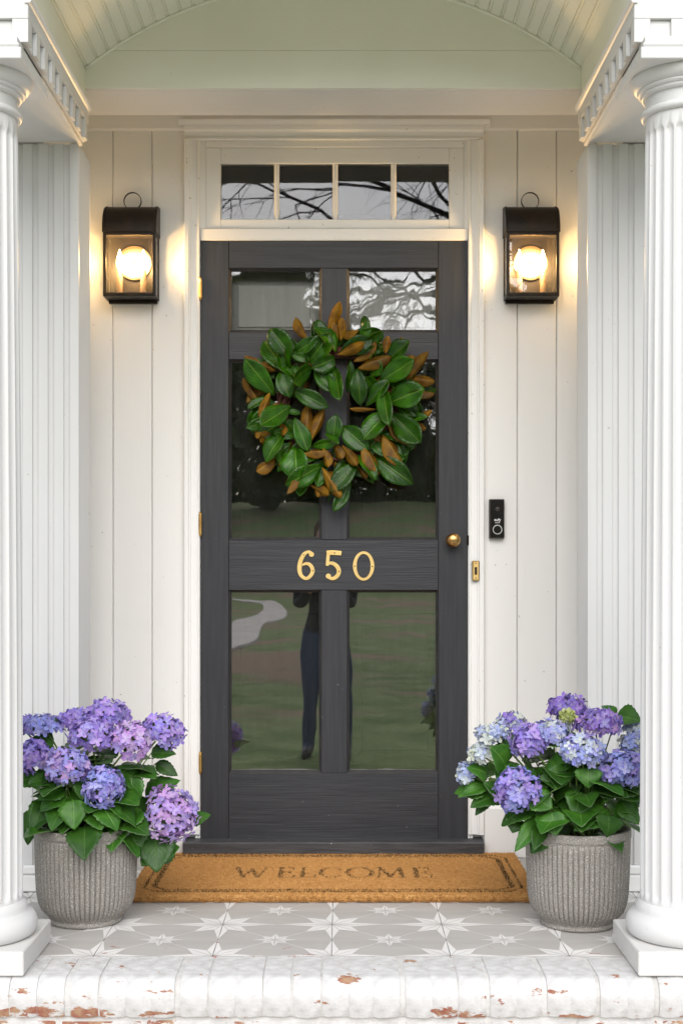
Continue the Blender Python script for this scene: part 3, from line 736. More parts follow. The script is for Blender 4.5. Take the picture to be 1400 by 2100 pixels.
for (a, b_, c, d_) in ((-.458, -.372, .03, 2.118), (.374, .458, .03, 2.118), (-.048, .050, .03, 2.118)):
    m = MB(); m.box(a, b_, .072, .0879, c, d_, b=.003); ipart(m.build('stile', INNER))
for (c, d_) in ((2.02, 2.118), (1.69, 1.80), (.835, .985), (.03, .31)):
    for (a, b_) in IX:
        m = MB(); m.box(a + .0005, b_ - .0005, .0725, .0879, c, d_, b=.003); ipart(m.build('rail', INNER))
for (a, b_) in IX:
    for (c, d_) in IZ:
        m = MB(); q = .045
        if d_ - c < .3: q = .035
        R0 = [(a + .006, c + .006), (b_ - .006, c + .006), (b_ - .006, d_ - .006), (a + .006, d_ - .006)]
        R1 = [(a + q, c + q), (b_ - q, c + q), (b_ - q, d_ - q), (a + q, d_ - q)]; R2 = [(a + q + .003, c + q + .003), (b_ - q - .003, c + q + .003), (b_ - q - .003, d_ - q - .003), (a + q + .003, d_ - q - .003)]
        m.grid([[(p[0], .0878, p[1]) for p in R0], [(p[0], .085, p[1]) for p in R0], [(p[0], .079, p[1]) for p in R1], [(p[0], .0745, p[1]) for p in R2]], closed=True); m.face([(p[0], .0745, p[1]) for p in R2])
        ipart(m.build('raised_panel', INNER))

# hinges, knob, latch as parts of the door
for (p0, p1) in ((570, 618), (1050, 1101), (1540, 1586)):
    za, zb = Z(p1), Z(p0); hx = X(410.8, -.02); hgt = zb - za
    m = MB(); pr = [(.002, 0), (.0045, .003), (.005, .006)]
    for k in range(5):
        b0 = .008 + (hgt - .016) * k / 5; b1 = .008 + (hgt - .016) * (k + 1) / 5
        pr += [(.0056, b0 + .0006), (.0064, b0 + .0012), (.0064, b1 - .0012), (.0056, b1 - .0006)]
    pr += [(.005, hgt - .006), (.0058, hgt - .004), (.003, hgt)]
    m.lathe(pr, 16, (hx, -.0165, za)); hg = dpart(m.build('hinge', BRASS, smooth=40))
m = MB(); kc = (X(929, -.05), Z(1107.5, -.05))
def yl(mb, prof, c, seg=32, mm=0):
    """lathe about the Y axis; profile (radius, y)"""
    rows = [[(c[0] + r * math.cos(2 * math.pi * j / seg), y_, c[1] + r * math.sin(2 * math.pi * j / seg)) for j in range(seg)] for r, y_ in prof]
    mb.grid(rows, mm, closed=True); mb.face(list(reversed(rows[0])), mm); mb.face(rows[-1], mm)
yl(m, [(.0235, DF - .0003), (.0235, DF - .003), (.020, DF - .006), (.011, DF - .008), (.0095, DF - .018), (.012, DF - .024), (.0195, DF - .029), (.0238, DF - .036), (.0243, DF - .042), (.0225, DF - .049), (.017, DF - .0545), (.009, DF - .0575), (.002, DF - .0582)], kc)
dpart(m.build('door_knob', BRONZEKNOB, smooth=60))
m = MB(); m.box(.4555, .4615, -.020, -.0105, Z(1118), Z(1098), b=.0015); dpart(m.build('latch_plate', IRON))
m = MB(); m.box(.4565, .4590, -.024, -.020, Z(1111), Z(1104), b=.001); dpart(m.build('latch', IRON))

# threshold
th = empty('door_threshold', (0, -.03, .0)); inv2 = Matrix.Translation((0, .03, 0)); tag(th, 'worn black threshold board under the door, edged white below', 'threshold')
m = MB(); m.extrude([(-.0645, .027), (-.066, .060), (-.062, .064), (.02, .0685), (.02, .027)], 'x', X(375, -.06), X(992, -.06)); o = m.build('sill', THRESH, th); o.matrix_parent_inverse = inv2
m = MB(); m.box(X(377, -.05), X(990, -.05), -.054, .02, .001, .0265, b=.003); o = m.build('riser', WHITEH, th); o.matrix_parent_inverse = inv2

# ================================================================== house number
def ribbon(mb, pts, z_conv, y0, y1, closed=False, m=0):
    P = [Vector((p[0], p[1])) for p in pts]; W = [p[2] for p in pts]; Lf = []; Rt = []; n = len(P)
    for i in range(n):
        a = P[(i - 1) % n] if closed or i else P[0]; b_ = P[(i + 1) % n] if closed or i < n - 1 else P[-1]
        t = (b_ - a).normalized(); nn = Vector((-t.y, t.x)) * W[i] / 2
        Lf.append(z_conv(P[i] + nn)); Rt.append(z_conv(P[i] - nn))
    ring = [[(p.x, y1, p.y) for p in Lf], [(p.x, y0 + .0006, p.y) for p in Lf], None, None, [(p.x, y0 + .0006, p.y) for p in Rt], [(p.x, y1, p.y) for p in Rt]]
    ring[2] = [(l.x + (r.x - l.x) * .08, y0, l.y + (r.y - l.y) * .08) for l, r in zip(Lf, Rt)]
    ring[3] = [(r.x + (l.x - r.x) * .08, y0, r.y + (l.y - r.y) * .08) for l, r in zip(Lf, Rt)]
    if closed: ring = [r + [r[0]] for r in ring]
    mb.grid(ring, m)
    if not closed:
        mb.face([r[0] for r in ring], m); mb.face([r[-1] for r in reversed(ring)], m)
def smooth_pts(pts, k=4):
    out = []
    for i in range(len(pts) - 1):
        p0 = pts[max(i - 1, 0)]; p1 = pts[i]; p2 = pts[i + 1]; p3 = pts[min(i + 2, len(pts) - 1)]
        for q in range(k):
            t = q / k
            out.append(tuple(.5 * ((2 * b) + (c - a) * t + (2 * a - 5 * b + 4 * c - d_) * t * t + (3 * b - a - 3 * c + d_) * t ** 3) for a, b, c, d_ in zip(p0, p1, p2, p3)))
    out.append(pts[-1]); return out
numy = DF - .0035
def nconv(p):
    q = at(590 + p.x / 7, 1110 + p.y / 7, numy); return Vector((q.x, q.z))
def number(name, strokes, screws, label, cx_, discs=()):
    c = nconv(Vector((cx_, 560))); e = empty(name, (c.x, DF, c.y)); iv = Matrix.Translation((-c.x, -DF, -c.y)); tag(e, label, 'number')
    m = MB()
    for k, (pts, cl) in enumerate(strokes): ribbon(m, pts if cl else smooth_pts(pts), nconv, numy - .0003 * k, DF + .0005, cl)
    for (x_, y_, r_) in discs:
        cc = nconv(Vector((x_, y_))); yl(m, [(r_ / 7 / 600, DF + .0005), (r_ / 7 / 600, numy - .001)], (cc.x, cc.y), 18)
    o = m.build('numeral', GOLD, e); o.matrix_parent_inverse = iv
    for (x_, y_) in screws:
        cc = nconv(Vector((x_, y_))); m = MB(); yl(m, [(.0022, numy + .001), (.0022, numy - .0012), (.0012, numy - .0018)], (cc.x, cc.y), 10)
        o = m.build('screw', SCREW, e); o.matrix_parent_inverse = iv
number('house_number', [([(345, 195, 52), (325, 165, 50), (290, 152, 42), (235, 185, 55), (190, 265, 62), (170, 350, 66), (170, 430, 62), (195, 495, 54), (255, 535, 46), (315, 508, 52), (355, 440, 58), (345, 375, 56), (302, 328, 50), (250, 322, 42), (212, 345, 30)], False)],
       [(227, 193), (360, 424)], 'curled brass numeral six, nearest the hinge side of the three on the door', 260, discs=[(340, 188, 36)])
number('house_number', [([(556, 168, 62), (640, 164, 66), (768, 172, 62)], False), ([(584, 140, 46), (576, 240, 50), (566, 352, 44)], False), ([(560, 332, 30), (610, 313, 44), (662, 326, 54), (712, 370, 60), (733, 430, 62), (714, 490, 58), (668, 530, 54), (622, 535, 46), (590, 516, 46)], False)],
       [(672, 168), (736, 434)], 'flat topped brass numeral five between the other two numerals on the door', 655, discs=[(582, 500, 37)])
el = [(1087 + 127 * math.cos(2 * math.pi * k / 40), 355 + 192 * math.sin(2 * math.pi * k / 40), 57 - 17 * abs(math.sin(2 * math.pi * k / 40))) for k in range(40)]
number('house_number', [(el, True)], [(960, 356), (1213, 362)], 'oval brass numeral zero, nearest the knob of the three on the door', 1087)

# ================================================================== doorbells
db = empty('video_doorbell', (X(1018), 0, Z(1104))); tag(db, 'slim black video doorbell with silver ring on the white boards', 'doorbell'); iv = Matrix.Translation((-X(1018), 0, -Z(1104)))
def dbp(o, p=db): o.parent = p; o.matrix_parent_inverse = iv; return o
yb = -.024; xa, xb, za, zb = X(1003, yb), X(1033.6, yb), Z(1104, yb), Z(1023.5, yb)
m = MB(); m.box(xa, xb, yb, -.0005, za, zb, b=.002); dbp(m.build('housing', BLKSIDE))
m = MB(); m.box(xa + .0035, xb - .0018, yb - .0012, yb + .003, za + .003, zb - .003, b=.001); dbp(m.build('face_plate', BLKPL))
cxm = X(1019.3, yb)
def ringy(mb, c, r0, r1, y0, y1, seg=36):
    pr = [(r0, y1), (r0, y0), (r1, y0), (r1, y1)]
    mb.grid([[(c[0] + r * math.cos(2 * math.pi * j / seg), y_, c[1] + r * math.sin(2 * math.pi * j / seg)) for j in range(seg)] for r, y_ in pr], closed=True)
m = MB(); ringy(m, (cxm, Z(1086, yb)), .0138, .0162, yb - .0022, yb - .001); dbp(m.build('button_ring', SILVER))
m = MB(); yl(m, [(.0136, yb - .001), (.0136, yb - .0016), (.0125, yb - .0019)], (cxm, Z(1086, yb)), 28); dbp(m.build('button', BLKPL))
m = MB(); ringy(m, (cxm, Z(1044, yb)), .0062, .0078, yb - .0022, yb - .001); yl(m, [(.0060, yb - .001), (.0055, yb - .0018), (.002, yb - .0026)], (cxm, Z(1044, yb)), 24); dbp(m.build('lens', BLKSIDE, smooth=40))
def text_mesh(name, txt, size, mat):
    cu = bpy.data.curves.new(name, 'FONT'); cu.body = txt; cu.size = size; cu.align_x = 'CENTER'; cu.extrude = 0; cu.offset = size * .012
    o = bpy.data.objects.new(name + '_tmp', cu); COL.objects.link(o)
    me = bpy.data.meshes.new_from_object(o.evaluated_get(bpy.context.evaluated_depsgraph_get())); bpy.data.objects.remove(o)
    me.name = name; me.materials.clear(); me.materials.append(mat); return me
for txt, sz, py in (('eufy', .0135, 1068.5), ('security', .0052, 1072.6)):
    o = place('printed_name', text_mesh('printed_name', txt, sz, LOGO)); o.rotation_euler = (R(90), 0, 0); o.location = (cxm, yb - .0015, Z(py, yb)); dbp(o)

bb = empty('bell_push', (X(975), -.03, Z(1191))); tag(bb, 'small brass bell push plate on the door casing', 'doorbell'); iv = Matrix.Translation((-X(975), .03, -Z(1191)))
xa, xb, za, zb = X(967.6, -.03), X(982, -.03), Z(1191, -.03), Z(1150, -.03)
m = MB(); m.box(xa, xb, -.0335, -.0135, za, zb, b=.0025); o = m.build('plate', BRASS, bb); o.matrix_parent_inverse = iv
m = MB(); m.box(xa + .0028, xb - .0028, -.0352, -.0334, za + .0032, zb - .0032, b=.0008); o = m.build('face', GOLD, bb); o.matrix_parent_inverse = iv
xm = (xa + xb) / 2
m = MB(); m.box(xm - .0045, xm + .0045, -.0365, -.0351, Z(1178.5, -.03), Z(1163, -.03), b=.0006); o = m.build('slot', SCREW, bb); o.matrix_parent_inverse = iv
m = MB(); m.box(xm - .0038, xm + .0038, -.0380, -.0364, Z(1173, -.03), Z(1167.5, -.03), b=.0008); o = m.build('push_button', BLKSIDE, bb); o.matrix_parent_inverse = iv
for py in (1155.2, 1185.4):
    m = MB(); yl(m, [(.0021, -.0350), (.0021, -.0360)], (xm, Z(py, -.03)), 10); o = m.build('screw', SCREW, bb); o.matrix_parent_inverse = iv

# ================================================================== wall lanterns
def lantern(cx_, label):
    zb_, zt_ = 1.911, 2.230; hw_ = .0885; dep = .098
    e = empty('wall_lantern', (cx_, -.001, zb_)); tag(e, label, 'wall lamp', 'lanterns beside the door')
    H = zt_ - zb_; zh = Z(472.7, -.1) - zb_
    fr = .0085
    m = MB(); m.box(-hw_ + .001, hw_ - .001, -.004, 0, .001, H - .02); m.build('back_plate', IRON, e)
    m = MB(); yl_rows = []
    zc_ = zh - .004
    for k in range(13):                                  # barrel hood, quarter round from front to wall
        a = R(90) * k / 12
        yl_rows.append((-(dep + .004) * math.cos(a) ** .75, zc_ + .008 + (H - zc_ - .008) * math.sin(a)))
    prof_ = [(-(dep + .004), zc_)] + yl_rows + [(0, zc_)]
    m.extrude([(y_, z_) for y_, z_ in prof_], 'x', -hw_ - .0025, hw_ + .0025); m.build('hood', IRON, e, smooth=40)
    for s_ in (-1, 1):                                    # rolled rims on the hood ends
        m = MB(); m.tube([(s_ * (hw_ - .004), y_ * 1.012, z_ + .0008) for y_, z_ in yl_rows], .0022, 6); m.build('hood_rim', IRON, e, smooth=True)
    for s_ in (-1, 1):
        m = MB(); xa, xb = sorted((s_ * hw_, s_ * (hw_ - fr * 1.15))); m.box(xa, xb, -dep, -dep + fr, .004, zc_, b=.001); m.build('corner_post', IRON, e)
        m = MB(); xa, xb = sorted((s_ * hw_, s_ * (hw_ - fr))); m.box(xa, xb, -.0125, -.0041, .004, zc_, b=.001); m.build('corner_post', IRON, e)
        m = MB(); xa, xb = sorted((s_ * hw_, s_ * (hw_ - .005))); m.box(xa, xb, -dep + fr, -.0126, .004, .011, b=.001); m.box(xa, xb, -dep + fr, -.0126, zc_ - .006, zc_); m.build('side_rail', IRON, e)
        m = MB(); xa, xb = sorted((s_ * (hw_ - .0025), s_ * (hw_ - .004))); m.box(xa, xb, -dep + fr, -.0126, .011, zc_ - .006); m.build('side_pane', GL_LAMP, e)
    m = MB(); m.box(-hw_ + fr * 1.15, hw_ - fr * 1.15, -dep, -dep + fr, .004, .0125, b=.001); m.build('front_rail', IRON, e)
    m = MB(); m.box(-hw_ + fr * 1.15, hw_ - fr * 1.15, -dep, -dep + fr, zc_ - .010, zc_, b=.001); m.build('front_rail', IRON, e)
    m = MB(); m.box(-hw_ + fr * 1.15, hw_ - fr * 1.15, -dep + .003, -dep + .0045, .0125, zc_ - .010); m.build('front_pane', GL_LAMP, e)
    m = MB(); m.box(-hw_, hw_, -dep, -.0042, 0, .0035, b=.001); m.box(-hw_ + .006, hw_ - .006, -.022, -.0045, -.010, -.0002, b=.001); m.build('floor_plate', IRON, e)
    # ring handle of flat strip
    m = MB(); rr_ = .0295; zc2 = H + .0195; rows = []
    for k in range(29):
        a = R(-52) + R(284) * k / 28; ca, sa = math.cos(a), math.sin(a)
        rows.append([(ca * (rr_ + .0012), -.030, zc2 + sa * (rr_ + .0012)), (ca * (rr_ + .0012), -.021, zc2 + sa * (rr_ + .0012)), (ca * (rr_ - .0012), -.021, zc2 + sa * (rr_ - .0012)), (ca * (rr_ - .0012), -.030, zc2 + sa * (rr_ - .0012))])
    m.grid(rows, closed=True)
    for s_ in (-1, 1): m.box(s_ * .0182 - .010 * (s_ < 0), s_ * .0182 + .010 * (s_ > 0), -.031, -.020, H - .0065, H - .003)
    m.build('ring_handle', IRON, e)
    # round reflector with candle bulbs
    zr = Z(538.7, -.02) - zb_
    m = MB(); seg = 40
    rows = [[(.004 + r * math.cos(2 * math.pi * j / seg), y_, zr + r * math.sin(2 * math.pi * j / seg)) for j in range(seg)] for r, y_ in ((.0585, -.005), (.0592, -.012), (.0570, -.0135), (.035, -.0095), (.0045, -.008))]
    m.grid(rows, closed=True); m.face(rows[-1]); rf = m.build('reflector', REFL, e, smooth=50)
    m = MB(); yl(m, [(.005, -.008), (.0045, -.0105), (.002, -.0115)], (.004, zr), 14); m.build('rivet', BRASS, rf, smooth=True)
    for bx in (-.040, .040):
        m = MB(); m.lathe([(.0105, .004), (.0105, .096), (.008, .099), (.006, .100)], 18, (bx, -.050, 0)); cd = m.build('candle_sleeve', SLEEVE, e, smooth=40)
        m = MB(); m.lathe([(.005, .1005), (.0085, .108), (.0115, .120), (.0105, .134), (.0065, .150), (.0025, .163), (.0008, .168)], 18, (bx, -.050, 0)); m.build('bulb', BULB, cd, smooth=True)
        li = bpy.data.lights.new('bulb_light', 'POINT'); li.energy = 3.4; li.color = (1.0, .62, .25); li.shadow_soft_size = .028
        lo = bpy.data.objects.new('bulb_light', li); COL.objects.link(lo); lo.parent = e; lo.location = (bx, -.070, .125)
    return e
lantern(-.688, 'lit bronze wall lantern on the hinge side of the door')
lantern(.6695, 'lit bronze wall lantern above the doorbell')

# ================================================================== doormat
mat_ = empty('doormat', (0, -.333, 0)); tag(mat_, 'tan coir doormat with black WELCOME lettering and border', 'doormat')
MW, MD, MH = .614, .298, .026
m = MB(); m.box(-MW, MW, -MD, MD, .0025, MH - .004, b=.006); mb_ = m.build('backing', COIR, mat_)
fb = MB(); fr_ = random.Random(3)
def printed(x, y):
    """dyed border lines with cut corners"""
    ax, ay = abs(x), abs(y)
    def oct_(mx_, my_, cut): return max(ax - mx_, ay - my_, (ax - mx_ + ay - my_ + cut))
    d1 = oct_(.573, .252, .040) if True else 0
    d2 = oct_(.553, .236, .045)
    if abs(d1) < (.0042 if ax > .55 else .007): return True
    return -.016 < d2 < .0 if ax > .46 and ax - .553 > ay - .236 - .03 else -.010 < d2 < 0
LET = {'W': [((0, 1), (.27, 0), .2), ((.27, 0), (.5, .85), .09), ((.5, .85), (.75, 0), .2), ((.75, 0), (1, 1), .09), ((-.08, 1), (.14, 1), .1), ((.88, 1), (1.1, 1), .1)],
       'E': [((.12, 0), (.12, 1), .2), ((0, 1), (.9, 1), .1), ((0, 0), (.95, 0), .1), ((.12, .52), (.7, .52), .1), ((.9, 1), (.9, .8), .1), ((.95, 0), (.95, .22), .1), ((.7, .4), (.7, .64), .1)],
       'L': [((.14, 0), (.14, 1), .2), ((0, 1), (.32, 1), .1), ((0, 0), (.9, 0), .1), ((.9, 0), (.9, .28), .12)],
       'M': [((.08, 0), (.14, 1), .1), ((.14, 1), (.5, .05), .2), ((.5, .05), (.86, 1), .1), ((.86, 1), (.94, 0), .2), ((-.02, 0), (.2, 0), .1), ((.8, 0), (1.06, 0), .1), ((0, 1), (.16, 1), .1), ((.86, 1), (1.0, 1), .1)]}
arcO = [((.5 + .5 * math.cos(2 * math.pi * k / 20), .5 + .5 * math.sin(2 * math.pi * k / 20)), (.5 + .5 * math.cos(2 * math.pi * (k + 1) / 20), .5 + .5 * math.sin(2 * math.pi * (k + 1) / 20)), .10 + .10 * abs(math.cos(2 * math.pi * (k + .5) / 20))) for k in range(20)]
LET['O'] = arcO; LET['C'] = [s for k, s in enumerate(arcO) if not (k < 3 or k > 16)] + [((.80, .90), (.86, .72), .09)]
strokes = []
lx = [('W', 485, 546), ('E', 572, 605), ('L', 616, 650), ('C', 657, 704), ('O', 711, 763), ('M', 772, 827), ('E', 848, 883)]
yw0, yw1 = -.402 + .333, -.268 + .333
for ch, a, b_ in lx:
    s_ = F / (4.614 - .333); xa, xb = (a - CX) / s_ + CAMX, (b_ - CX) / s_ + CAMX
    for (p, q, wd) in LET[ch]:
        strokes.append((xa + p[0] * (xb - xa), yw0 + p[1] * (yw1 - yw0), xa + q[0] * (xb - xa), yw0 + q[1] * (yw1 - yw0), wd * .045))
def lettered(x, y):
    if not (-.37 < x < .37 and yw0 - .02 < y < yw1 + .02): return False
    for (a, b_, c, d_, wd) in strokes:
        vx, vy = c - a, d_ - b_; l2 = vx * vx + vy * vy; t = max(0, min(1, ((x - a) * vx + (y - b_) * vy) / l2))
        if (x - a - vx * t) ** 2 + (y - b_ - vy * t) ** 2 < (wd) ** 2 * .6: return True
    return False
def tuft(x, y, lean, h):
    dk = printed(x, y) or lettered(x, y)
    if dk and fr_.random() < (.06 if printed(x, y) else .22): dk = False
    a = fr_.uniform(0, math.pi); wx, wy = math.cos(a) * .0013, math.sin(a) * .0013
    z0 = MH - .0065; tx, ty = lean
    n = len(fb.v)
    fb.v += [(x - wx, y - wy, z0), (x + wx, y + wy, z0), (x + tx, y + ty, z0 + h)]; fb.f.append((n, n + 1, n + 2)); fb.m.append(1 if dk else 0)
for k in range(90000):
    x = fr_.uniform(-MW, MW); y = fr_.uniform(-MD, MD)
    tuft(x, y, (fr_.uniform(-.004, .004), fr_.uniform(-.004, .004)), fr_.uniform(.005, .009))
for k in range(9000):                                    # shaggy front and side edges
    if fr_.random() < .7: x = fr_.uniform(-MW, MW); y = -MD; l_ = (fr_.uniform(-.003, .003), -fr_.uniform(.001, .006))
    else: x = fr_.choice((-MW, MW)); y = fr_.uniform(-MD, MD); l_ = (math.copysign(fr_.uniform(.001, .006), x), fr_.uniform(-.003, .003))
    z0 = fr_.uniform(.003, MH - .006); n = len(fb.v); a = fr_.uniform(0, math.pi)
    wx, wy, wz = (.0015 * math.cos(a), 0, .0015 * math.sin(a)) if abs(y) == MD else (0, .0015 * math.cos(a), .0015 * math.sin(a))
    fb.v += [(x - wx, y - wy, z0 - wz), (x + wx, y + wy, z0 + wz), (x + l_[0], y + l_[1], z0 + fr_.uniform(-.002, .004))]; fb.f.append((n, n + 1, n + 2)); fb.m.append(0)
o = fb.build('coir_pile', [COIR, COIRD], mat_, fix=False); o['kind'] = 'stuff'

# ================================================================== leaves
def leaf_mesh(name, mats, shape, fold, bend, curl, nu=9, nv=6, serr=0.0, thick=.006, wavy=0.0, seed=0):
    """unit-length leaf along +X, width along Y, top side +Z; two skins so the underside has its own colour"""
    rr = random.Random(seed); ph = rr.uniform(0, 6)
    rows = []; uv = []
    for i in range(nu + 1):
        u = i / nu
        wd = shape(u)
        row = []; ruv = []
        for j in range(nv + 1):
            v = -1 + 2 * j / nv
            ww = wd * (1 + (serr if (i % 2 and j in (0, nv)) else 0))
            y = v * ww * math.cos(fold * abs(v) * .6)
            z = abs(v) * ww * math.sin(fold) + bend * (u * u - u * .2) + curl * (v * v) * ww + wavy * math.sin(u * 9 + ph + v * 2) * abs(v)
            x = u - .35 * bend * bend * u * u
            row.append((x, y, z)); ruv.append((u, v, 0))
        rows.append(row); uv.append(ruv)
    m = MB(); m.grid(rows, 0); m.grid([[(p[0], p[1], p[2] - thick) for p in r] for r in rows], 1, flip=True)
    k = (nu + 1) * (nv + 1)                               # rim
    W_ = nv + 1
    edge_ = [j for j in range(W_)] + [i * W_ + nv for i in range(1, nu + 1)] + [nu * W_ + j for j in range(nv - 1, -1, -1)] + [i * W_ for i in range(nu - 1, 0, -1)]
    for a, b_ in zip(edge_, edge_[1:] + edge_[:1]): m.f.append((a, a + k, b_ + k, b_)); m.m.append(1)
    me = m.mesh(name, mats, smooth=True, fix=False)
    at_ = me.attributes.new('leafuv', 'FLOAT_VECTOR', 'POINT')
    flat = []
    for _ in (0, 1):
        for r in uv:
            for p in r: flat += p
    at_.data.foreach_set('vector', flat)
    return me
def mag_shape(u):
    if u <= 0: return .012
    if u >= 1: return .004
    return .235 * (u ** .75) * (1 - u ** 2.6) ** .9 / .505
def hyd_shape(u): return (.335 * math.sin(math.pi * u ** .74) ** .78 * (1 - .22 * u)) if 0 < u < 1 else .006
MAGV = [leaf_mesh('leaf', [MAG_TOP, MAG_UND], mag_shape, f, b_, c, seed=k, thick=.004, wavy=wv) for k, (f, b_, c, wv) in enumerate(((.30, -.18, 0, .010), (.55, -.05, -.1, .02), (.15, -.42, .3, .02), (.75, .10, -.2, .03), (.22, -.25, .15, .035), (.62, -.35, .0, .03), (.35, .22, .1, .03)))]
MAGU = [leaf_mesh('leaf', [MAG_TOP, MAG_UND], mag_shape, f, b_, c, seed=k + 9, thick=.004, wavy=.03) for k, (f, b_, c) in enumerate(((.30, .12, .4), (.55, .30, .2), (.15, -.20, .6), (.75, .2, .0), (.4, .42, .3)))]
HYDV = [leaf_mesh('leaf', [HYD_TOP, HYD_UND], hyd_shape, f, b_, c, nu=14, nv=6, serr=.10, seed=k, thick=.006, wavy=.022) for k, (f, b_, c) in enumerate(((.25, -.20, 0), (.12, -.38, .1), (.35, -.10, -.1), (.2, -.28, .2)))]

def leaf_matrix(b_, t, wid, nrm, roll=0.0):
    ax = t - b_; Ln = ax.length; ax.normalize()
    nz_ = (nrm - ax * nrm.dot(ax)).normalized(); nz_ = Matrix.Rotation(roll, 3, ax) @ nz_; ny_ = nz_.cross(ax)
    M = Matrix(((ax.x, ny_.x, nz_.x, 0), (ax.y, ny_.y, nz_.y, 0), (ax.z, ny_.z, nz_.z, 0), (0, 0, 0, 1)))
    return Matrix.Translation(b_) @ M @ Matrix.Diagonal((Ln, wid / .47, Ln * .5 + wid * .9, 1))

# ================================================================== wreath (positions read from the photograph, zoomed 3.182x at 480,600)
def WP(zx, zy, y): return at(480 + zx / 3.182, 600 + zy / 3.182, y)
wc = WP(683, 740, -.05)
wr = empty('magnolia_wreath', (wc.x, -.02, wc.z - .3)); tag(wr, 'magnolia leaf wreath with green and rust brown leaves hanging on the dark door', 'wreath')
winv = Matrix.Translation((-wc.x, .02, -wc.z + .3))
tw = MB(); r3 = random.Random(5)
for k in range(34):
    ph = r3.uniform(0, 6.28); amp = r3.uniform(.004, .022); off = r3.uniform(0, 6.28); pts = []; tw_ = r3.choice((3, 4, 5)); a0 = r3.uniform(0, 6.28); ln = r3.uniform(2.2, 5.5)
    for q in range(40):
        a = a0 + ln * q / 39; rad_ = .186 + amp * math.cos(tw_ * a + ph); yy = -.045 + amp * .75 * math.sin(tw_ * a + ph)
        pts.append((wc.x + rad_ * math.cos(a) * 1.02, yy, wc.z + rad_ * math.sin(a) * .98))
    tw.tube(pts, r3.uniform(.0013, .0026), 5)
o = tw.build('vine_ring', TWIG, wr, smooth=True); o.matrix_parent_inverse = winv
WL = [ # base x,y  tip x,y  width  side  layer
 (605,250,682,88,60,'U',2),(665,395,588,232,105,'T',3),(676,262,792,262,72,'U',2),(688,388,868,318,105,'T',3),(780,272,942,268,88,'T',1),(850,345,945,262,80,'T',2),
 (668,405,828,342,66,'U',4),(778,452,892,338,88,'U',3),(800,498,972,412,78,'U',4),(985,402,1008,302,44,'U',1),(1000,445,1115,335,125,'T',2),(948,580,1148,462,125,'T',3),
 (1122,598,1238,415,72,'U',2),(1015,720,1198,640,150,'T',3),(862,742,985,592,95,'T',3),(965,598,998,818,112,'T',4),(1008,788,864,905,132,'T',4),(1022,788,1194,958,135,'T',3),
 (1000,845,1128,952,78,'U',2),(824,898,952,966,74,'U',3),(968,925,1080,1078,125,'U',4),(1092,975,1098,1112,55,'T',1),(925,762,782,748,34,'U',2),(1180,832,1272,776,44,'U',1),
 (1172,690,1208,785,50,'T',2),(700,868,832,990,118,'T',2),(828,992,932,1102,86,'U',3),(880,975,988,1045,62,'T',2),(918,1075,1112,1212,135,'T',2),(805,1062,912,1165,95,'T',3),
 (802,1108,662,1255,125,'T',4),(575,1140,672,1290,78,'U',4),(622,1165,690,1262,90,'U',2),(492,1250,606,1312,62,'U',2),(755,1245,668,1395,78,'T',2),(570,1125,385,1240,120,'T',4),
 (455,1105,350,1262,72,'U',3),(402,1012,392,1168,155,'T',3),(372,985,262,1062,62,'T',2),(285,1075,172,1140,88,'U',1),(328,925,210,1042,118,'T',4),(245,925,180,972,54,'U',2),
 (128,842,160,938,54,'U',1),(160,735,108,858,64,'T',1),(368,738,192,862,118,'T',4),(242,636,190,775,54,'U',3),(265,668,102,475,138,'T',3),(172,735,86,578,62,'U',2),
 (205,495,92,432,46,'U',1),(275,515,198,476,64,'U',2),(335,515,212,328,138,'T',2),(378,422,258,268,122,'T',3),(368,405,472,432,58,'T',3),(388,405,508,315,95,'T',2),
 (478,462,598,308,125,'T',2),(535,448,645,362,95,'T',2),(658,425,552,482,108,'T',4),(505,482,378,562,115,'T',4),(518,498,640,618,95,'T',3),(298,515,348,642,98,'T',3),
 (382,635,562,722,112,'T',3),(648,475,690,672,105,'T',3),(758,445,762,618,66,'T',3),(802,495,818,682,100,'T',4),(885,545,948,470,88,'T',1),(465,988,488,768,78,'U',3),
 (490,985,585,798,66,'U',2),(395,818,468,998,96,'T',3),(335,825,205,915,110,'T',1),(285,845,328,922,54,'U',2),(648,988,655,828,112,'T',3),(592,918,668,965,50,'T',4),
 (440,1048,578,1025,66,'U',3),(505,1002,635,985,62,'T',2),(578,1015,618,1122,66,'U',4),(650,985,692,1065,58,'U',4),(705,992,782,1098,56,'U',3),(1060,618,1182,640,82,'T',1),
 (1070,1072,1110,1012,75,'T',1),(560,505,520,470,50,'T',3),(330,520,300,420,90,'T',1),(930,640,860,560,80,'T',1),(420,930,350,850,90,'T',1),(1000,900,900,1000,90,'T',1),
 (640,1080,540,1160,90,'T',1),(560,330,640,260,90,'T',1),(1010,560,1100,620,90,'T',1)]
for k, (bx, by, tx, ty, wd, side, lay) in enumerate(WL):
    yb_ = -.050 - .009 * lay + rnd.uniform(-.006, .006); yt_ = -.045 - .014 * lay - rnd.uniform(0, .045)
    b_ = WP(bx, by, yb_); t = WP(tx, ty, yt_); wid = wd / 3.182 / 602 * rnd.uniform(1.0, 1.3); t = b_ + (t - b_) * 1.22
    up = Vector((rnd.uniform(-.35, .35), -1, rnd.uniform(-.15, .5))).normalized()
    if side == 'T': me, nrm = rnd.choice(MAGV), up
    else: me, nrm = rnd.choice(MAGU), -up
    M = leaf_matrix(b_, t, wid, nrm, rnd.uniform(-.55, .55))
    o = place('leaf', me, wr, mw=M); o.matrix_parent_inverse = winv

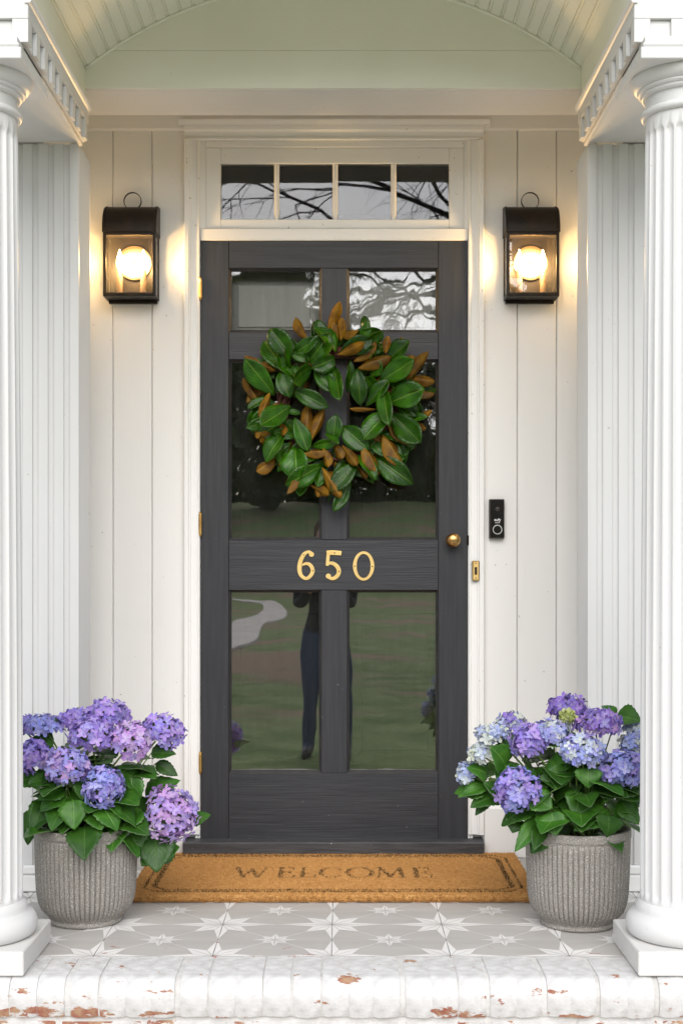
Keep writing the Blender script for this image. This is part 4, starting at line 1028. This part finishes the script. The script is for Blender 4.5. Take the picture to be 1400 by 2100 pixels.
r4 = random.Random(77)
for k in range(136):                                      # filling leaves close to the ring
    a = 2 * math.pi * (k + r4.uniform(-.3, .3)) / 68; rr0 = .200 + r4.uniform(-.035, .05); outw = r4.choice((1, 1, 1, -1)); sw = a + r4.uniform(-.9, .9) + (0 if outw > 0 else math.pi)
    b_ = Vector((wc.x + rr0 * math.cos(a), -.040 - r4.uniform(0, .03), wc.z + rr0 * math.sin(a))); ln = r4.uniform(.070, .102) * (1 if outw > 0 else .55)
    t = b_ + Vector((math.cos(sw) * ln, -r4.uniform(-.012, .045), math.sin(sw) * ln))
    up = Vector((r4.uniform(-.5, .5), -1, r4.uniform(-.2, .6))).normalized(); und = r4.random() < .27
    o = place('leaf', r4.choice(MAGU if und else MAGV), wr, mw=leaf_matrix(b_, t, ln * r4.uniform(.42, .52), -up if und else up, r4.uniform(-.6, .6))); o.matrix_parent_inverse = winv
# ================================================================== pots
def pot(cx_, cy_, r_, label):
    e = empty('flower_pot', (cx_, cy_, 0)); tag(e, label, 'flower pot', 'ribbed pots beside the door'); k = r_ / .146
    NR = 60
    pr = [(.088, .0015), (.101, .0015), (.104, .004), (.104, .012), (.1015, .0145), (.103, .018), (.112, .026), (.127, .042), (.1345, .062), (.1395, .09), (.1415, .13), (.1435, .18), (.1445, .225), (.1448, .2415), (.1435, .244), (.1438, .2465), (.1462, .248), (.1468, .254), (.1468, .268), (.1452, .2725), (.136, .2725), (.133, .268), (.131, .235)]
    def fn(r, z, a):
        if .018 < z < .243 and r > .1:
            ph = (a * NR / (2 * math.pi)) % 1.0; amp = .0060 * min(1, (z - .018) / .012) * min(1, (.243 - z) / .006)
            return r - amp * (abs(math.sin(math.pi * ph)) ** 11)
        return r
    m = MB(); m.lathe([(a * k, b_) for a, b_ in pr], NR * 10, fn=lambda r, z, a: fn(r / k, z, a) * k, cap=False); m.build('body', STONE, e, smooth=60)
    m = MB(); m.lathe([(.001, .236), (.06, .238), (.1325 * k, .236)], 40, cap=False)
    m.v = [(a, b_, c + mnoise.noise(Vector((a * 40, b_ * 40, 0))) * .005) for a, b_, c in m.v]; m.build('soil', SOIL, e, smooth=True)
    return e
PLx, PLy = -.6946, -.824; PRx, PRy = .686, -.859
pot(PLx, PLy, .1455, 'grey ribbed stone pot in front of the purple hydrangea by the hinge side')
pot(PRx, PRy, .1465, 'grey ribbed stone pot on the doorbell side under the bluer hydrangea')

# ================================================================== hydrangeas
def petal_pts():
    """one petal in its own frame: out along +X, flat in XY, slightly cupped"""
    return [(0.0, 0, 0), (.40, -.34, .03), (.86, -.26, .10), (1.02, 0, .07), (.86, .26, .10), (.40, .34, .03), (.55, 0, .0)]
def flower_head(name, c, out, rx, ry, n, pal, parent, pinv, rr, open_bottom=.35):
    m = MB(); cols = []
    out = out.normalized(); u = out.orthogonal().normalized(); v = out.cross(u)
    ga = math.pi * (3 - math.sqrt(5))
    R_ = max(rx, ry)
    for i in range(n):
        t = 1 - (1 + open_bottom * 1.6) * (i + .5) / n
        t = max(-1, t); s_ = math.sqrt(max(0, 1 - t * t)); a = i * ga + rr.uniform(-.25, .25)
        dr_ = (out * t + (u * math.cos(a) + v * math.sin(a)) * s_)
        dr_ = Vector((dr_.x * rx, dr_.y * rx, dr_.z * ry)); dist = rr.uniform(.74, 1.07)
        pc = c + dr_ * dist
        nrm = (Vector((dr_.x / rx, dr_.y / rx, dr_.z / ry)).normalized() + Vector((rr.uniform(-.5, .5), rr.uniform(-.5, .5), rr.uniform(-.35, .5)))).normalized()
        pu = nrm.orthogonal().normalized(); pu = Matrix.Rotation(rr.uniform(0, 6.28), 3, nrm) @ pu; pv = nrm.cross(pu)
        sz = rr.uniform(.0125, .0185)
        q = rr.random(); base = pal[int(rr.random() * len(pal))] ; b2 = pal[int(rr.random() * len(pal))]
        col = [base[k] * (1 - q * .4) + b2[k] * q * .4 for k in range(3)]; vv = rr.uniform(.85, 1.12); col = [min(.9, x_ * vv) for x_ in col]
        for k in range(4):
            an = k * math.pi / 2 + rr.uniform(-.12, .12); ca, sa = math.cos(an), math.sin(an); tilt = rr.uniform(-.25, .30); n0 = len(m.v)
            for (px_, py_, pz_) in petal_pts():
                X_ = (px_ * ca - py_ * sa) * sz; Y_ = (px_ * sa + py_ * ca) * sz; Z_ = (pz_ + px_ * tilt) * sz
                m.v.append(tuple(pc + pu * X_ + pv * Y_ + nrm * Z_))
                f_ = .0 if px_ > .5 else .30 if px_ < .1 else .06
                cols.append([col[0] + (.80 - col[0]) * f_, col[1] + (.84 - col[1]) * f_, col[2] + (.80 - col[2]) * f_, 1])
            for a_, b_ in ((0, 1), (1, 2), (2, 3), (3, 4), (4, 5), (5, 0)): m.f.append((n0 + a_, n0 + b_, n0 + 6)); m.m.append(0)
    # green stalk dome inside, closes the gaps
    n0 = len(m.v); core = MB(); core.lathe([(.05, -.55), (.45, -.4), (.66, -.05), (.60, .3), (.35, .55), (.02, .66)], 12, cap=False)
    for p in core.v: m.v.append(tuple(c + u * p[0] * rx + v * p[1] * rx + out * p[2] * ry)); cols.append([.10, .15, .05, 1])
    for f in core.f: m.f.append(tuple(i + n0 for i in f)); m.m.append(0)
    me = m.mesh('flower_head', [PETAL], smooth=False, fix=False)
    ca_ = me.color_attributes.new('petal', 'FLOAT_COLOR', 'POINT'); ca_.data.foreach_set('color', [x_ for c_ in cols for x_ in c_])
    o = place(name, me, parent); o.matrix_parent_inverse = pinv; return o
P_PUR = [(.30, .21, .62), (.38, .24, .66), (.25, .19, .60), (.45, .30, .68), (.34, .30, .68)]
P_PNK = [(.47, .27, .62), (.55, .31, .64), (.40, .28, .66), (.36, .30, .68), (.58, .42, .70)]
P_BLU = [(.26, .27, .68), (.33, .32, .70), (.28, .33, .70), (.42, .42, .72), (.36, .26, .66)]
P_PAL = [(.40, .46, .70), (.50, .56, .68), (.62, .66, .62), (.34, .40, .68), (.58, .62, .50)]
P_DRK = [(.20, .13, .50), (.27, .16, .54), (.22, .17, .56), (.33, .19, .56)]
P_BUD = [(.42, .50, .12), (.50, .56, .20), (.55, .58, .28)]
def hydrangea(name, px_, py_, label, heads, leaves, seed, nrand):
    rr = random.Random(seed)
    e = empty(name, (px_, py_, .24)); tag(e, label, 'hydrangea', 'potted hydrangeas'); iv = Matrix.Translation((-px_, -py_, -.24))
    crown = Vector((px_, py_, .27))
    tips = []
    for (hx, hy, rx, ry, dy, n, pal) in heads:
        y = py_ + dy; s_ = F / (y - CAMY); c = at(hx, hy, y); rx_, ry_ = rx / s_, ry / s_
        out = (c - Vector((px_, py_, .34))) ; out = Vector((out.x, out.y - .02, out.z + .10)).normalized()
        flower_head('flower_head', c, out, rx_ * .93, ry_ * .93, n, pal, e, iv, rr)
        st = Vector((px_ + rr.uniform(-.06, .06), py_ + rr.uniform(-.06, .06), .235)); q = c - out * ry_ * .6
        mid = st.lerp(q, .5) + Vector((0, 0, .03)); pts = [st.lerp(mid, t) * (1 - t) + mid.lerp(q, t) * t for t in [k / 8 for k in range(9)]]
        m = MB(); m.tube(pts, [.0042 - .0018 * k / 8 for k in range(9)], 7); o = m.build('stem', STEMM, e, smooth=True); o.matrix_parent_inverse = iv
        tips.append((c, out, max(rx_, ry_), pts))
    def add_leaf(b_, t, wid, nrm, roll=0):
        o = place('leaf', rr.choice(HYDV), e, mw=leaf_matrix(b_, t, wid, nrm, roll)); o.matrix_parent_inverse = iv
        m = MB(); ctr = b_.lerp(crown, .35) + Vector((0, 0, -.01)); m.tube([b_, b_.lerp(ctr, .5) + Vector((0, 0, -.004)), ctr], [.0018, .0020, .0024], 5); o = m.build('petiole', STEMM, e, smooth=True); o.matrix_parent_inverse = iv
    for (bx, by, tx, ty, wd, db_, dt_) in leaves:
        yb_, yt_ = py_ + db_, py_ + dt_; b_ = at(bx, by, yb_); t = at(tx, ty, yt_)
        add_leaf(b_, t, wd / 735, Vector((rr.uniform(-.3, .3), -.75, .7)), rr.uniform(-.3, .3))
    for (c, out, r_, pts) in tips:                       # leaves in pairs on each stem
        for k in (5, 6):
            p = pts[k]; a0 = rr.uniform(0, 6.28)
            for s_ in (0, 1):
                a = a0 + s_ * math.pi + rr.uniform(-.4, .4); d_ = Vector((math.cos(a), math.sin(a) * .9, rr.uniform(-.30, .25))).normalized()
                ln = rr.uniform(.075, .115); b_ = p + d_ * .022
                add_leaf(b_, b_ + d_ * ln, ln * rr.uniform(.58, .70), Vector((d_.x * .25, -.35 + d_.y * .2, 1)), rr.uniform(-.4, .4))
    for k in range(nrand):                               # skirt of leaves over the rim and filling leaves inside
        a = rr.uniform(0, 6.28); rad_ = rr.uniform(.05, .135); z = rr.uniform(.27, .40)
        b_ = Vector((px_ + math.cos(a) * rad_, py_ + math.sin(a) * rad_, z)); d_ = Vector((math.cos(a), math.sin(a), rr.uniform(-.75, .15))).normalized(); ln = rr.uniform(.075, .115)
        add_leaf(b_, b_ + d_ * ln, ln * rr.uniform(.6, .72), Vector((d_.x * .5, d_.y * .5 - .2, 1)), rr.uniform(-.4, .4))
    return e
hydrangea('hydrangea_plant', PLx, PLy, 'pinker purple mophead hydrangea beside the hinge side of the door',
    [(222, 1466, 50, 30, .06, 90, P_PUR), (158, 1478, 38, 28, .02, 70, P_PUR), (92, 1487, 48, 22, .00, 70, P_BLU), (48, 1490, 30, 22, .04, 60, P_PUR), (333, 1501, 47, 38, .05, 95, P_PUR), (190, 1508, 56, 33, -.06, 110, P_PUR), (266, 1520, 45, 42, -.08, 110, P_PNK),
     (70, 1553, 36, 38, -.05, 95, P_PUR), (138, 1573, 47, 38, -.12, 115, P_PNK + P_BLU), (212, 1613, 44, 44, -.13, 120, P_BLU), (347, 1671, 61, 60, -.02, 190, P_PNK)],
    [(150, 1640, 152, 1700, 44, -.13, -.17), (135, 1630, 78, 1655, 40, -.1, -.13), (205, 1650, 245, 1690, 46, -.12, -.17), (318, 1705, 322, 1782, 62, -.02, -.10), (345, 1725, 290, 1772, 58, .0, -.06), (262, 1700, 290, 1738, 40, -.05, -.10),
     (390, 1690, 428, 1664, 36, .02, .03), (270, 1590, 268, 1660, 42, -.04, -.08), (300, 1640, 355, 1590, 50, .05, .02), (310, 1545, 360, 1540, 30, .03, .02), (320, 1565, 365, 1590, 24, .05, .04), (100, 1600, 60, 1600, 36, -.06, -.1),
     (95, 1640, 62, 1710, 36, -.05, -.12), (70, 1660, 52, 1730, 34, .0, -.05), (110, 1530, 60, 1510, 40, .0, -.02), (290, 1660, 240, 1700, 48, -.06, -.1), (230, 1680, 200, 1655, 40, -.1, -.14), (285, 1610, 250, 1570, 42, -.02, -.06),
     (280, 1690, 268, 1745, 44, -.04, -.09), (175, 1600, 170, 1640, 36, -.1, -.13), (330, 1760, 365, 1735, 40, -.03, -.06)], 21, 34)
hydrangea('hydrangea_plant', PRx, PRy, 'bluer violet hydrangea with pale blue clusters on the doorbell side',
    [(1163, 1452, 43, 27, .05, 80, P_DRK), (1225, 1483, 53, 29, -.02, 100, P_PNK + P_DRK + P_DRK), (1048, 1481, 34, 20, .06, 60, P_DRK + P_PAL), (1085, 1520, 42, 36, -.05, 90, P_PUR), (1130, 1502, 42, 26, -.04, 80, P_BLU + P_PAL), (1194, 1540, 45, 35, -.12, 95, P_BLU + P_PAL),
     (1272, 1577, 48, 40, -.10, 115, P_BLU), (1297, 1527, 30, 22, .0, 60, P_BLU + P_PAL), (1302, 1493, 26, 17, .05, 50, P_PAL), (1063, 1620, 52, 48, -.10, 140, P_BLU + P_PUR), (1010, 1504, 36, 17, .0, 60, P_PAL), (985, 1545, 24, 24, .0, 48, P_PAL), (957, 1585, 20, 24, .02, 44, P_PAL), (1162, 1468, 14, 10, -.03, 34, P_BUD)],
    [(1035, 1570, 1018, 1532, 52, -.04, -.08), (1000, 1590, 968, 1565, 40, .0, -.02), (1165, 1590, 1112, 1590, 34, -.08, -.12), (1205, 1575, 1206, 1612, 40, -.12, -.15), (1190, 1625, 1180, 1668, 44, -.1, -.15), (1090, 1635, 1132, 1655, 44, -.12, -.15),
     (1130, 1665, 1138, 1712, 42, -.13, -.17), (1245, 1660, 1178, 1700, 40, -.1, -.16), (1245, 1670, 1254, 1708, 48, -.12, -.16), (1110, 1680, 1055, 1740, 30, -.08, -.14), (1110, 1690, 1095, 1742, 26, -.1, -.16), (1000, 1610, 938, 1632, 26, .0, -.03),
     (1005, 1630, 974, 1672, 20, .02, .0), (1050, 1650, 1000, 1600, 40, -.02, -.05), (1270, 1640, 1308, 1690, 34, -.05, -.1), (1285, 1620, 1312, 1655, 30, .0, -.03), (1262, 1470, 1312, 1470, 44, .05, .0), (1262, 1470, 1240, 1446, 22, .05, .03),
     (1130, 1570, 1160, 1560, 38, -.04, -.08), (1220, 1640, 1262, 1615, 38, -.06, -.1), (1060, 1680, 1052, 1700, 34, -.05, -.08), (1150, 1530, 1180, 1505, 36, -.02, -.06), (1060, 1540, 1020, 1500, 40, .02, .0)], 37, 34)

# ================================================================== what the glass reflects: trees, wall, photographer
def crown_mesh(seed, h, rx, ry, n, leaf):
    rr = random.Random(seed); m = MB(); blobs = []
    for k in range(22):
        a = rr.uniform(0, 6.28); q = rr.random() ** .5; z = rr.uniform(.06, 1.0)
        wv = .55 + .45 * math.sin(math.pi * z) 
        blobs.append((Vector((math.cos(a) * rx * .62 * q * wv, math.sin(a) * rx * .62 * q * wv, z * h * .92)), rr.uniform(.22, .40) * rx))
    for k in range(n):
        c, r_ = rr.choice(blobs); d_ = Vector((rr.gauss(0, 1), rr.gauss(0, 1), rr.gauss(0, 1))).normalized() * r_ * rr.random() ** .4
        p = c + d_; u = Vector((rr.gauss(0, 1), rr.gauss(0, 1), rr.gauss(0, 1))).normalized(); v = u.orthogonal().normalized(); s_ = leaf * rr.uniform(.6, 1.4)
        m.face([p - u * s_, p + v * s_ * .6, p + u * s_, p - v * s_ * .6])
    return m.mesh('crown', TREEL, fix=False)
TM = [(crown_mesh(k, 15, 5.2, 5.2, 5200, .34), 15) for k in range(3)]
labs = ['tall leafy tree across the lawn seen in the %s reflection' % s for s in ('far hinge side glass', 'hinge side upper glass', 'middle left glass', 'centre glass', 'knob side glass', 'far knob side glass', 'outermost knob side', 'outermost hinge side')]
for k, (x, y, sc_) in enumerate(((-9, -66, 1.1), (-4.9, -72, 1.12), (-1.2, -80, .98), (2.4, -76, .72), (6.0, -82, .68), (10.5, -74, .78), (16, -80, .9), (-15, -72, 1.1))):
    y -= 34; x *= 1.25; sc_ *= 1.28; z = terrain(x, y); e = empty('leafy_tree', (x, y, z - .1), rnd.uniform(0, 6)); tag(e, labs[k], 'tree', 'trees across the lawn'); me, h = TM[k % 3]
    o = place('crown', me, e); o.scale = (sc_, sc_, sc_)
    m = MB(); m.tube([(0, 0, 0), (.1, .05, 2 * sc_), (-.05, .1, 5 * sc_), (.1, 0, 9 * sc_), (0, 0, 12 * sc_)], [.42 * sc_, .33 * sc_, .26 * sc_, .16 * sc_, .05], 10)
    for q in range(6):
        a = q * 1.05; zz = (3.5 + q * 1.1) * sc_; m.tube([(0, 0, zz), (math.cos(a) * 1.4 * sc_, math.sin(a) * 1.4 * sc_, zz + 1.2 * sc_), (math.cos(a) * 3 * sc_, math.sin(a) * 3 * sc_, zz + 2.4 * sc_)], [.12 * sc_, .08 * sc_, .02], 6)
    m.build('trunk', BARK, e, smooth=True)
wd_ = MB(); rw = random.Random(4)
for k in range(30000):
    x_ = rw.uniform(-45, 45); y_ = -128 - rw.uniform(0, 8); top = 9 + 2.2 * math.sin(x_ * .4) + 1.5 * math.sin(x_ * 1.1 + 2); p = Vector((x_, y_, terrain(x_, y_) + top * rw.random() ** 1.5))
    u = Vector((rw.gauss(0, 1), rw.gauss(0, 1), rw.gauss(0, 1))).normalized(); v = u.orthogonal().normalized(); s_ = rw.uniform(.25, .6)
    wd_.face([p - u * s_, p + v * s_ * .6, p + u * s_, p - v * s_ * .6])
tag(wd_.build('distant_woods', TREEL, fix=False), kind='stuff')
bt = empty('bare_tree', (4.6, -16, terrain(4.6, -16) - .05)); tag(bt, 'tree with bare twiggy branches reflected in the transom panes', 'tree')
m = MB(); rb = random.Random(11); nb = [0]
def branch(p, d_, ln, r_, lv):
    pts = [p]; q = p.copy(); dd = d_.copy()
    for k in range(5):
        dd = (dd + Vector((rb.uniform(-.22, .22), rb.uniform(-.22, .22), rb.uniform(-.16, .12) - (.10 if lv > 1 else 0)))).normalized(); q = q + dd * ln / 5; pts.append(q.copy())
    m.tube(pts, [r_ * (1 - .55 * k / 5) for k in range(6)], 6 if lv < 2 else 4, cap=False); nb[0] += 1
    if lv < 4:
        for k in range(4 if lv else 7):
            t = rb.choice((2, 3, 4, 5)); nd = (dd + Vector((rb.uniform(-1, 1), rb.uniform(-1, 1), rb.uniform(-.6, .6)))).normalized()
            branch(pts[t], nd, ln * rb.uniform(.5, .72), r_ * .45, lv + 1)
branch(Vector((0, 0, 0)), Vector((-.12, .05, 1)).normalized(), 6.2, .17, 0)
for k in range(4): branch(Vector((-.4, 0, 4.2 + .5 * k)), Vector((-1, rb.uniform(-.3, .6), .42 - .07 * k)).normalized(), 4.2, .07, 1)
m.build('trunk', BARK, bt, smooth=True)
gw = empty('stone_wall', (5, -66.5, terrain(5, -66.5))); tag(gw, 'low dry stone wall along the drive seen in the knob side pane', 'stone wall')
sm2 = []
for k in range(4):
    m = MB(); m.box(-.48, .48, -.3, .3, -.19, .19, b=.06); m.v = [(a + mnoise.noise(Vector((a * 3 + k, b_, c))) * .12, b_ + mnoise.noise(Vector((a, b_ * 3 + k, c))) * .1, c + mnoise.noise(Vector((a, b_, c * 4 + k * 3))) * .08) for a, b_, c in m.v]; sm2.append(m.mesh('stone', FSTONE, smooth=40))
for crs in range(3):
    for k in range(9):
        xx = -4 + k * 1.0 + (.5 if crs % 2 else 0); o = place('stone', sm2[(k * 3 + crs) % 4], gw); o.location = (xx, rnd.uniform(-.05, .05), .15 + crs * .38 + terrain(5 + xx, -66.5) - terrain(5, -66.5)); o.rotation_euler = (0, 0, rnd.uniform(-.1, .1))

JEANS = material('blue_jeans', (.030, .042, .078), (.05, .066, .11), rough=.9, scale=60, bump=.4, bscale=200)
JACKET = material('black_jacket', (.010, .010, .011), (.02, .02, .021), rough=.85, scale=30, bump=.4, bscale=80)
SKIN = material('skin', (.48, .30, .22), (.42, .25, .18), rough=.5, scale=20)
HAIR = material('brown_hair', (.05, .03, .02), (.09, .055, .035), rough=.5, scale=60, stretch=(4, 4, .5))
SHOE = material('shoe_leather', (.03, .028, .026), rough=.6, scale=30)
def person():
    e = empty('person', (-.085, -5.0, GZ)); tag(e, 'person in dark jacket and blue jeans holding a camera, reflected in the lower panes', 'person')
    V, E, Rd = [], [], []
    def vtx(p, r): V.append(p); Rd.append(r); return len(V) - 1
    def chain(a, lst):
        for p, r in lst:
            b_ = vtx(p, r); E.append((a, b_)); a = b_
        return a
    pel = vtx((0, 0, .88), (.155, .115))
    ch = chain(pel, [((0, .0, 1.02), (.135, .10)), ((0, .01, 1.18), (.15, .105)), ((0, .01, 1.30), (.155, .10)), ((0, .01, 1.37), (.10, .075)), ((0, .015, 1.43), (.055, .055)), ((0, .03, 1.50), (.068, .075)), ((0, .035, 1.57), (.075, .088)), ((0, .03, 1.64), (.06, .07))])
    for s in (-1, 1):
        chain(pel, [((s * .09, 0, .80), (.095, .10)), ((s * .105, .01, .62), (.082, .085)), ((s * .11, .015, .46), (.062, .066)), ((s * .115, 0, .28), (.064, .066)), ((s * .12, -.005, .10), (.056, .058)), ((s * .125, .02, .05), (.052, .052)), ((s * .135, .13, .036), (.050, .036)), ((s * .14, .20, .030), (.040, .028))])
        sh = 3
        chain(sh, [((s * .175, .01, 1.33), (.058, .06)), ((s * .185, .0, 1.20), (.048, .05)), ((s * .19, .06, 1.09), (.043, .043)), ((s * .13, .20, 1.19), (.036, .036)), ((s * .085, .285, 1.27), (.028, .028)), ((s * .06, .31, 1.30), (.032, .022))])
    me = bpy.data.meshes.new('body'); me.from_pydata(V, E, [])
    o = bpy.data.objects.new('body', me); COL.objects.link(o)
    sk = o.modifiers.new('skin', 'SKIN'); sk.use_smooth_shade = True
    ss_ = o.modifiers.new('sub', 'SUBSURF'); ss_.levels = 2; ss_.render_levels = 2
    for k, r_ in enumerate(Rd): me.skin_vertices[0].data[k].radius = r_
    me.skin_vertices[0].data[0].use_root = True
    dg = bpy.context.evaluated_depsgraph_get(); m2 = bpy.data.meshes.new_from_object(o.evaluated_get(dg)); bpy.data.objects.remove(o)
    m2.name = 'body'
    for mt in (JEANS, JACKET, SKIN, SHOE): m2.materials.append(mt)
    for p in m2.polygons:
        c = p.center; p.material_index = 3 if c.z < .075 else 0 if c.z < .90 else 2 if (c.z > 1.405 or (c.y > .235)) else 1
        p.use_smooth = True
    place('body', m2, e)
    m = MB(); m.lathe([(.03, -.16), (.075, -.12), (.088, -.02), (.086, .06), (.06, .105), (.005, .118)], 24, (0, .0, 1.585), cap=False)
    m.v = [(a, (b_ * 1.08 + .012) if b_ < .03 else b_ * .62, c) for a, b_, c in m.v]; m.build('hair', HAIR, e, smooth=True)
    # face: nose and mouth as small swellings, eyes
    for s in (-1, 1):
        m = MB(); m.lathe([(.001, -.009), (.007, -.006), (.0095, 0), (.007, .006), (.001, .009)], 12, (s * .029, .104, 1.575), cap=False); m.build('eye', JACKET, e, smooth=True)
    cme = empty('camera_body', (-.055, -4.72, CAMZ - .05)); tag(cme, 'black photographic camera held by the person in dark jacket', 'camera')
    m = MB(); m.box(-.066, .066, -.035, .030, 0, .095, b=.008); m.build('body', BLKSIDE, cme)
    m = MB(); yl(m, [(.034, .030), (.036, .034), (.036, .060), (.033, .062), (.020, .058)], (0, .045), 28); m.build('lens', BLKPL, cme, smooth=40)
    m = MB(); m.box(-.022, .022, -.03, .02, .0955, .118, b=.006); m.build('viewfinder', BLKSIDE, cme)
person()
